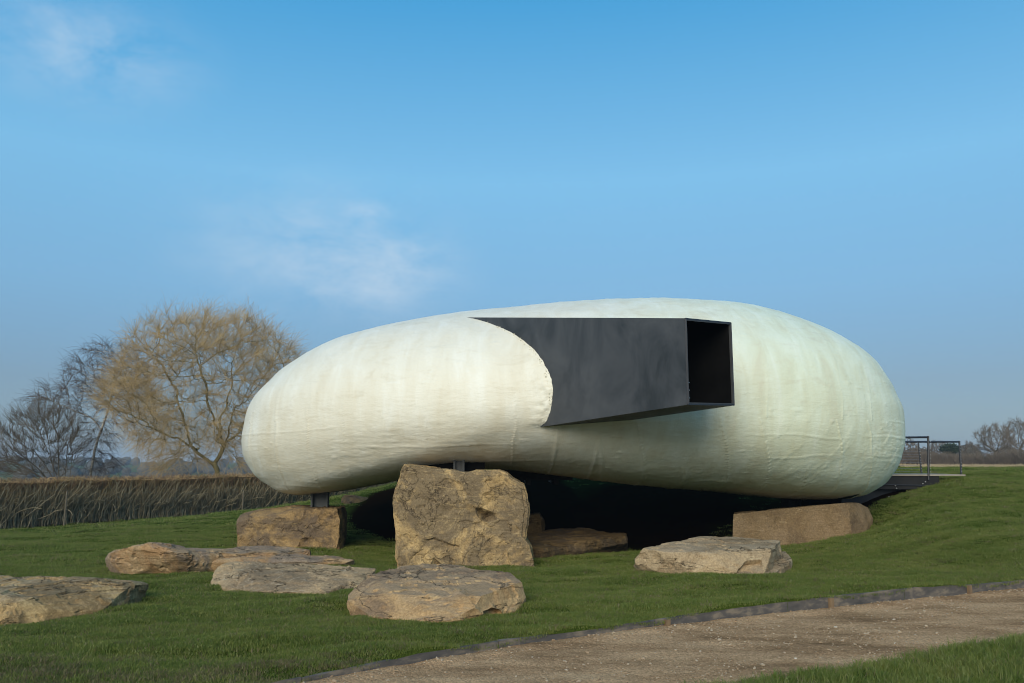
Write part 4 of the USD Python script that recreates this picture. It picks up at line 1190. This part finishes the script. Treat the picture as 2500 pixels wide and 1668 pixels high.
def ellipsoid_pts(n, c, r, seed, shell=0.0, cut=-1.0):
    g_ = np.random.default_rng(seed)
    p_ = g_.normal(size=(n * 3, 3))
    p_ /= np.linalg.norm(p_, axis=1, keepdims=True)
    rr_ = (shell + (1 - shell) * g_.uniform(size=len(p_))) ** (1 / 3)
    p_ = p_ * rr_[:, None]
    p_ = p_[p_[:, 2] > cut][:n]
    lumps = 0.76 + 0.48 * fbm(p_ * 2.1 + seed, 3, seed)
    return p_ * lumps[:, None] * np.array(r) + np.array(c)


# willow behind the hedge
YW = 37.0
wb = at(532, 1158, YW)
wb[2] = gz(wb[0], wb[1]) - 0.1
cc = at(524, 968, YW)
att = ellipsoid_pts(5600, cc, (4.65, 4.2, 3.8), 301, 0.2, -0.88)
A_ = lambda px, py, dy=0.0: at(px, py, YW + dy)
att = att[~((np.hypot(att[:, 0] - wb[0], att[:, 1] - wb[1]) < 2.0) & (att[:, 2] < at(0, 1065, YW)[2]))]
A_ = lambda px, py, dy=0.0: at(px, py, YW + dy)
starts = [([wb, wb + [-0.02, 0, 0.6], A_(531, 1150), A_(524, 1137)], -1),
          ([A_(536, 1125, -0.1), A_(541, 1105, -0.2), A_(543, 1085, -0.2), A_(530, 1050, 0.2), A_(520, 1010, 0.4)], 3),
          ([A_(508, 1123, 0.1), A_(495, 1108, 0.2), A_(487, 1098, 0.3), A_(470, 1075, 0.6), A_(455, 1040, 0.9)], 3),
          ([A_(552, 1070, -0.5), A_(562, 1035, -1.0), A_(575, 1000, -1.3)], 6),
          ([A_(480, 1080, -0.5), A_(468, 1050, -1.0)], 11),
          ([A_(538, 1060, 0.9), A_(545, 1020, 1.6), A_(560, 960, 2.0), A_(570, 900, 2.2)], 6),
          ([A_(525, 1040, -0.9), A_(512, 1000, -1.6), A_(500, 940, -2.0), A_(480, 880, -2.2)], 6),
          ([A_(585, 1060, 0.6), A_(620, 1010, 1.2), A_(660, 960, 1.4), A_(690, 910, 1.5)], 6),
          ([A_(470, 1095, -0.8), A_(430, 1070, -1.2), A_(380, 1045, -1.2), A_(330, 1025, -1.0)], 11),
          ([A_(448, 1000, 0.6), A_(430, 950, 0.9), A_(400, 900, 0.8), A_(370, 860, 0.6)], 13)]
full, flat, redone = [], [], []
for k_, (pl, link) in enumerate(starts):
    src_pt = None if link < 0 else flat[link]
    line = wander(([src_pt] if src_pt is not None else []) + list(pl), 330 + k_, 0.10 if k_ else 0.02)
    lk = -1
    if link >= 0:
        done = np.array(full)
        lk = int(np.argmin(np.linalg.norm(done - src_pt, axis=1)))
        line = line[1:]
    redone.append((line, lk))
    full += line
    flat += list(pl)
starts = redone
tree('willow_tree', 'big bare willow with a rounded olive-brown crown behind the hedge', wb, att, starts, 0.21, 2.0, 0.33, 0.0056, 2.3, (M['bark_willow'], M['twig_willow']),
     [dict(n_per=8, length=0.95, droop=0.08, out_c=cc - [0, 0, 2.5], seed=302, wind=(0.10, 0, 0.02), spread=0.40, r0=0.0034, rmax=0.0105, up=0.15),
      dict(n_per=1, length=1.0, droop=0.16, out_c=cc - [0, 0, 1.0], seed=303, wind=(0.14, 0, 0), spread=0.5, r0=0.0052, k=5, rmax=0.0085)], 301, thick=0.055)

# birch to the left, leaning right, dark drooping twigs
YB = 40.0
B_ = lambda px, py, dy=0.0: at(px, py, YB + dy)
bb_ = B_(220, 1163)
bb_[2] = gz(bb_[0], bb_[1]) - 0.1
att = np.vstack([ellipsoid_pts(900, B_(262, 915), (2.1, 1.7, 1.75), 311), ellipsoid_pts(420, B_(300, 960), (1.5, 1.4, 2.0), 314), ellipsoid_pts(420, B_(160, 975), (1.7, 1.3, 1.0), 312), ellipsoid_pts(120, B_(105, 975), (0.9, 0.9, 0.5), 316), ellipsoid_pts(380, B_(235, 1050), (1.2, 1.2, 1.6), 313), ellipsoid_pts(160, B_(250, 1125), (1.0, 1.0, 0.6), 315)])
starts = [([bb_, B_(222, 1150), B_(227, 1125), B_(231, 1100), B_(238, 1075), B_(247, 1050), B_(256, 1025), B_(264, 1000), B_(270, 975), B_(276, 945), B_(285, 915), B_(292, 885)], -1),
          ([B_(240, 1040, 0.2), B_(225, 1022, 0.3), B_(205, 1012, 0.3), B_(185, 1005, 0.2), B_(165, 995, 0.1), B_(148, 990, 0.0)], 5),
          ([B_(280, 1000, -0.2), B_(300, 980, -0.4)], 7), ([B_(258, 985, 0.3), B_(240, 960, 0.6)], 7)]
tree('birch_tree', 'slender leaning birch with dark drooping twigs between the willow and the bush', bb_, att, starts, 0.22, 1.9, 0.40, 0.0055, 2.1, (M['bark_birch'], M['twig_birch']),
     [dict(n_per=6, length=0.85, droop=0.2, out_c=B_(235, 1020), seed=317, wind=(-0.06, 0, 0), spread=0.5, r0=0.0052, rmax=0.0125)], 311, thick=0.05)

# many-stemmed bush at the far left
YH = 36.5
H_ = lambda px, py, dy=0.0: at(px, py, YH + dy)
hb = H_(160, 1165)
hb[2] = gz(hb[0], hb[1]) - 0.1
att = np.vstack([ellipsoid_pts(1500, H_(100, 1085), (1.95, 1.6, 1.8), 321, 0.1), ellipsoid_pts(420, H_(20, 1130), (1.2, 1.2, 0.7), 322), ellipsoid_pts(260, H_(-70, 1140), (1.2, 1.2, 0.6), 323)])
starts = [([hb, hb + [0, 0, 0.3]], -1)]
for k_, (tx, ty, dy) in enumerate(((118, 1080, 0.2), (140, 1060, -0.3), (165, 1085, 0.4), (80, 1100, 0.5), (100, 1060, 0.9), (60, 1120, -0.5), (178, 1105, -0.2), (30, 1130, 0.1))):
    e_ = H_(tx, ty, dy)
    s_ = hb + np.array([0.1 * (k_ - 3.5) * 0.6, dy * 0.3, 0.35])
    starts.append(([s_ * (1 - q_) + e_ * q_ + np.array([0, 0, 0.25 * math.sin(q_ * 3)]) * (k_ % 2) for q_ in np.linspace(0, 1, 7)], 1))
tree('bare_bush', 'low many-stemmed bare bush at the far left behind the hedge', hb, att, starts, 0.2, 1.7, 0.34, 0.006, 2.15, (M['bark_bush'], M['twig_bush']),
     [dict(n_per=6, length=0.8, up=0.55, droop=-0.06, out_c=H_(140, 1160), seed=324, spread=0.38, r0=0.0050, rmax=0.013)], 321, thick=0.04, category='bush')

# bare trees and a small evergreen on the field edge to the right
def field_tree(name, label, px, pyb, pyt, wpx, Y, seed, n=700, group=None, spread_ratio=0.9, mats=('bark_oak', 'twig_oak'), tmul=1.0):
    b_ = at(px, pyb, Y)
    b_[2] = gz(b_[0], b_[1]) - 0.2
    topz = at(px, pyt, Y)[2]
    h_ = topz - b_[2]
    rx = wpx / 2000 * Y / 2
    c_ = b_ + np.array([0, 0, h_ * 0.62])
    a_ = ellipsoid_pts(n, c_, (rx, rx * spread_ratio, h_ * 0.42), seed, 0.15)
    st = [([b_ + np.array([0.02 * q_ * h_ * math.sin(seed), 0, q_ * h_ * 0.4]) for q_ in np.linspace(0, 1, 5)], -1)]
    s_ = h_ / 34
    return tree(name, label, b_, a_, st, s_, h_ * 0.3, s_ * 1.7, 0.02 * tmul, 2.2, (M[mats[0]], M[mats[1]]), [dict(n_per=4, length=h_ * 0.10, droop=0.02, out_c=c_ - [0, 0, h_ * 0.3], seed=seed + 1, spread=0.7, r0=0.012 * tmul, rmax=0.045 * tmul)], seed, group=group, thick=0.12 * tmul)


field_tree('bare_tree', 'spreading bare oak on the field edge, the second tree in from the right edge', 2434, 1128, 1038, 92, 120, 401, 900)
field_tree('bare_tree', 'tall bare tree cut by the right edge of the picture', 2492, 1128, 1028, 80, 125, 403, 900)
field_tree('bare_tree', 'thin bare tree just right of the tall railing post, beside the evergreen', 2296, 1122, 1076, 56, 120, 405, 420)
field_tree('bare_tree', 'small leaning bare tree seen through the railing wires beside the shell', 2224, 1122, 1074, 40, 110, 407, 380)
field_tree('bare_tree', 'low bare tree between the evergreen and the spreading oak', 2372, 1126, 1080, 44, 130, 409, 420)
field_tree('bare_tree', 'thin bare tree on the field edge behind the first railing post', 2262, 1126, 1092, 40, 125, 411, 360)
# evergreen
ev_b = at(2322, 1118, 118)
ev_b[2] = gz(ev_b[0], ev_b[1]) - 0.2
evc = at(2320, 1096, 118)
ev = thing('evergreen_tree', 'small dark evergreen tree seen through the bridge railing', 'tree', ev_b)
obj('trunk', tube((0, 0, 0), evc - ev_b, 0.15, 7, 0.08), M['bark_oak'], ev)
r_ = np.random.default_rng(415)
lv = ellipsoid_pts(2600, evc - ev_b, (1.35, 1.2, 0.72), 416, 0.0)
fv = r_.normal(size=(len(lv), 3, 3)) * 0.09
obj('crown', trimesh.Trimesh((lv[:, None] + fv).reshape(-1, 3), np.arange(len(lv) * 3).reshape(-1, 3), process=False), M['evergreen'], ev, kind='stuff')

# field hedgerow on the right: brown twiggy band
r_ = np.random.default_rng(420)
fh = thing('field_hedgerow', 'overgrown brown hedgerow along the far side of the field on the right', 'hedge', (0, 0, 0))
def row_point(t):
    a_, b_ = at(2080, 1140, 100), at(2640, 1136, 100)
    return a_[0] * (1 - t) + b_[0] * t, a_[1] * (1 - t) + b_[1] * t + 10 * np.sin(t * 4)


nt_ = 16000
t_ = r_.uniform(0, 1, nt_)
xx, yy = row_point(t_)
yy = yy + r_.normal(0, 1.0, nt_)
zz = height(xx, yy)
hh = (1.55 + 0.9 * fbm(np.stack([xx * 0.45, 0 * xx, 0 * xx], -1), 3, 421)) * r_.uniform(0.45, 1.15, nt_)
P = np.zeros((nt_, 4, 3))
P[:, 0] = np.stack([xx, yy, zz - 0.1], 1)
dd_ = np.stack([r_.normal(0, 0.35, nt_), r_.normal(0, 0.3, nt_), np.ones(nt_)], 1)
for k_ in range(1, 4):
    P[:, k_] = P[:, k_ - 1] + dd_ * (hh / 3)[:, None]
    dd_[:, :2] += r_.normal(0, 0.3, (nt_, 2))
curves('twigs', P, np.tile(np.linspace(0.045, 0.018, 4), (nt_, 1)), M['twig_oak'], fh, kind='stuff')
tt = np.linspace(0, 1, 200)
xr_, yr_ = row_point(tt)
zr_ = height(xr_, yr_, False)
ring = []
for dy_, hz in ((-0.7, -0.2), (-0.5, 0.75), (0.0, 1.15), (0.5, 0.75), (0.7, -0.2)):
    nzz = fbm(np.stack([xr_ * 0.8, 0 * xr_ + dy_ * 3, 0 * xr_], -1), 3, 422)
    ring.append(np.stack([xr_, yr_ + dy_ * (0.7 + 0.6 * nzz), zr_ + hz * (0.6 + 0.8 * nzz)], 1))
ring = np.stack(ring, 1)
obj('thicket', (ring.reshape(-1, 3), grid_faces(200, 5)), M['far_hedge'], fh, kind='stuff')
# pale dead grass in front of the hedgerow
ns_ = 9000
t_ = r_.uniform(0, 1, ns_)
xx, yy = row_point(t_)
yy = yy - 2.0 - np.abs(r_.normal(0, 9.0, ns_))
xx = xx * yy / row_point(t_)[1]
zz = height(xx, yy)
P = np.zeros((ns_, 3, 3))
P[:, 0] = np.stack([xx, yy, zz - 0.05], 1)
P[:, 1] = P[:, 0] + np.stack([r_.normal(0, 0.05, ns_), r_.normal(0, 0.05, ns_), r_.uniform(0.12, 0.35, ns_)], 1)
P[:, 2] = P[:, 1] + np.stack([r_.normal(0, 0.08, ns_), r_.normal(0, 0.05, ns_), r_.uniform(0.06, 0.25, ns_)], 1)
curves('dead_grass', P, np.tile([0.05, 0.035, 0.012], (ns_, 1)), M['straw'], None, kind='stuff', label='pale dead tall grass along the foot of the field hedgerow', category='grass')

# ------------------------------------------------------------------ clipped hedge and wire fence
h0, h1 = at(0, 1295, 22.4)[:2], at(700, 1245, 31.8)[:2]
hd = unit(h1 - h0)
hn = np.array([hd[1], -hd[0]])
if hn[1] > 0:
    hn = -hn                                # towards the camera
S0, S1 = -7.0, np.linalg.norm(h1 - h0) + 7.0
HTOP = 1.11                                 # level top
hedge = thing('clipped_hedge', 'long clipped bare hedge with olive and brown twigs along the left of the lawn', 'hedge', (0, 0, 0))
r_ = np.random.default_rng(430)


def hedge_xy(s, off):
    return h0[0] + hd[0] * s - hn[0] * off, h0[1] + hd[1] * s - hn[1] * off


# dense inner mass
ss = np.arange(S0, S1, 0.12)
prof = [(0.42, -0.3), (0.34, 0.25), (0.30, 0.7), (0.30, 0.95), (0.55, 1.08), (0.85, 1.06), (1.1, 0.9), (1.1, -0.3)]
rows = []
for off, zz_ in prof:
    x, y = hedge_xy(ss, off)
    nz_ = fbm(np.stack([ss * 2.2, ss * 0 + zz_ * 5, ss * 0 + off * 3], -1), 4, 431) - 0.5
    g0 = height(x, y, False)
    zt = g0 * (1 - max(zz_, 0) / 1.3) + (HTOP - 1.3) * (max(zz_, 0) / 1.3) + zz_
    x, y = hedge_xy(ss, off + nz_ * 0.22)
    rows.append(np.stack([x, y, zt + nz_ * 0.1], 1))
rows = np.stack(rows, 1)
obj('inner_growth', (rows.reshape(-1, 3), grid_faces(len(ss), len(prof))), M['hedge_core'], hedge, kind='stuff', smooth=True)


def hedge_sprays(n, offr, zr, L, dirm, spread, k, r0, mat, name, upper_only=False):
    s = r_.uniform(S0, S1, n)
    off = r_.uniform(*offr, n)
    x, y = hedge_xy(s, off)
    g0 = height(x, y, False)
    zq = r_.uniform(*zr, n)
    z = g0 + (HTOP - g0) * zq
    P = np.zeros((n, k, 3))
    P[:, 0] = np.stack([x, y, z], 1)
    d = np.array(dirm)[None] + r_.normal(size=(n, 3)) * spread
    d = d - hn3 * 0
    Ls = L * r_.uniform(0.5, 1.3, n)
    for k_ in range(1, k):
        P[:, k_] = P[:, k_ - 1] + d / np.linalg.norm(d, axis=1, keepdims=True) * (Ls / (k - 1))[:, None]
        d = d + r_.normal(size=(n, 3)) * 0.25
    # the clipped top and face
    P[:, :, 2] = np.minimum(P[:, :, 2], HTOP - 0.02 + 0.17 * (r_.uniform(size=(n, 1)) ** 5) + 0.16 * (fbm(np.stack([P[:, :, 0] * 0.8, P[:, :, 1] * 0.8, 0 * P[:, :, 0]], -1), 3, 433) - 0.5))
    w = np.linspace(1, 0.5, k)[None] * 2 * r0 * r_.uniform(0.7, 1.4, (n, 1))
    curves(name, P, w, mat, hedge, kind='stuff')


hn3 = np.array([hn[0], hn[1], 0])
face = tuple(hn3 * 0.5)
hedge_sprays(7000, (-0.02, 0.3), (-0.03, 0.15), 1.0, (hn[0] * 0.01, hn[1] * 0.03, 1.0), 0.13, 6, 0.010, M['hedge_stem'], 'stems')
hedge_sprays(30000, (0.05, 0.5), (0.35, 1.0), 0.42, (hn[0] * 0.03, hn[1] * 0.06, 1.0), 0.24, 4, 0.0044, M['hedge_twig'], 'face_twigs')
hedge_sprays(16000, (0.02, 0.45), (0.0, 0.5), 0.40, (hn[0] * 0.03, hn[1] * 0.05, 1.0), 0.24, 4, 0.0042, M['hedge_stem'], 'lower_twigs')
hedge_sprays(24000, (0.0, 1.1), (0.74, 1.0), 0.32, (0, 0, 1.0), 0.4, 4, 0.005, M['hedge_top'], 'top_twigs')

fence = thing('wire_fence', 'thin wire stock fence on wooden posts in front of the clipped hedge', 'fence', (0, 0, 0))
FO = -0.28
sp = np.arange(-5.0, S1 - 3, 6.6)
for s in sp:
    x, y = hedge_xy(s, FO)
    g0 = gz(x, y)
    obj('post', tube((x, y, g0 - 0.2), (x + 0.02, y, g0 + 0.95), 0.028, 7, 0.024), M['post_wood'], fence)
for zq in (0.08, 0.24, 0.42, 0.62, 0.84, 0.98):
    s_ = np.arange(sp[0], sp[-1] + 0.1, 1.1)
    x, y = hedge_xy(s_, FO - 0.04)
    g0 = height(x, y, False)
    curves('strand', np.stack([x, y, g0 + zq + 0.01 * np.sin(s_ * 3)], 1)[None], np.full((1, len(s_)), 0.004), M['fence_wire'], fence)
s_ = np.arange(sp[0], sp[-1], 0.17)
x, y = hedge_xy(s_, FO - 0.04)
g0 = height(x, y, False)
curves('upright_wires', np.stack([np.stack([x, y, g0 + 0.03], 1), np.stack([x, y, g0 + 0.84], 1)], 1), np.full((len(s_), 2), 0.0022), M['fence_wire'], fence, kind='stuff')

# ------------------------------------------------------------------ distant woods
r_ = np.random.default_rng(440)
def wood(name, label, spots):
    ms = []
    for x, y, h_ in spots:
        s = trimesh.creation.icosphere(2, 1.0)
        v = np.array(s.vertices)
        v = v * (0.7 + 0.6 * fbm(v * 1.7 + x, 3, int(abs(x)) % 97))[:, None] * np.array([h_ * r_.uniform(0.5, 0.8), h_ * 0.6, h_ * 0.55])
        z0 = float(far_height(np.array([x]), np.array([y]))[0]) if math.hypot(x, y) > 70 else gz(x, y)
        s.vertices = v + np.array([x, y, z0 + h_ * 0.45])
        ms.append(s)
    obj(name, cat(ms), M['far_wood'], None, smooth=True, kind='stuff', label=label, category='wood')


spots = []
for k_ in range(170):
    a_ = r_.uniform(-0.62, -0.12)
    y = r_.choice([330, 480, 700, 880]) + r_.normal(0, 16)
    spots.append((y * a_ * 1.06, y, r_.uniform(3.5, 7.5)))
wood('distant_wood', 'hazy blue tree belts across the valley below the willow', spots)
spots = []
for k_ in range(60):
    a_ = r_.uniform(0.38, 0.70)
    y = r_.choice([190, 230]) + r_.normal(0, 8)
    spots.append((y * a_, y, r_.uniform(3.2, 5.0)))
wood('distant_wood', 'dim woodland behind the field hedgerow on the right', spots)

# ------------------------------------------------------------------ haze
m = box((-2700, -1500, -14), (2700, 2700, 16))
haze_mat = material('haze_air', {'v': ('principled_volume', dict(color=(0.88, 0.93, 1.0), density=0.0004, anisotropy=0.2))}, (), None, 'v.volume')
obj('haze', m, haze_mat, None, kind='stuff', label='thin pale blue haze over the land', category='haze')
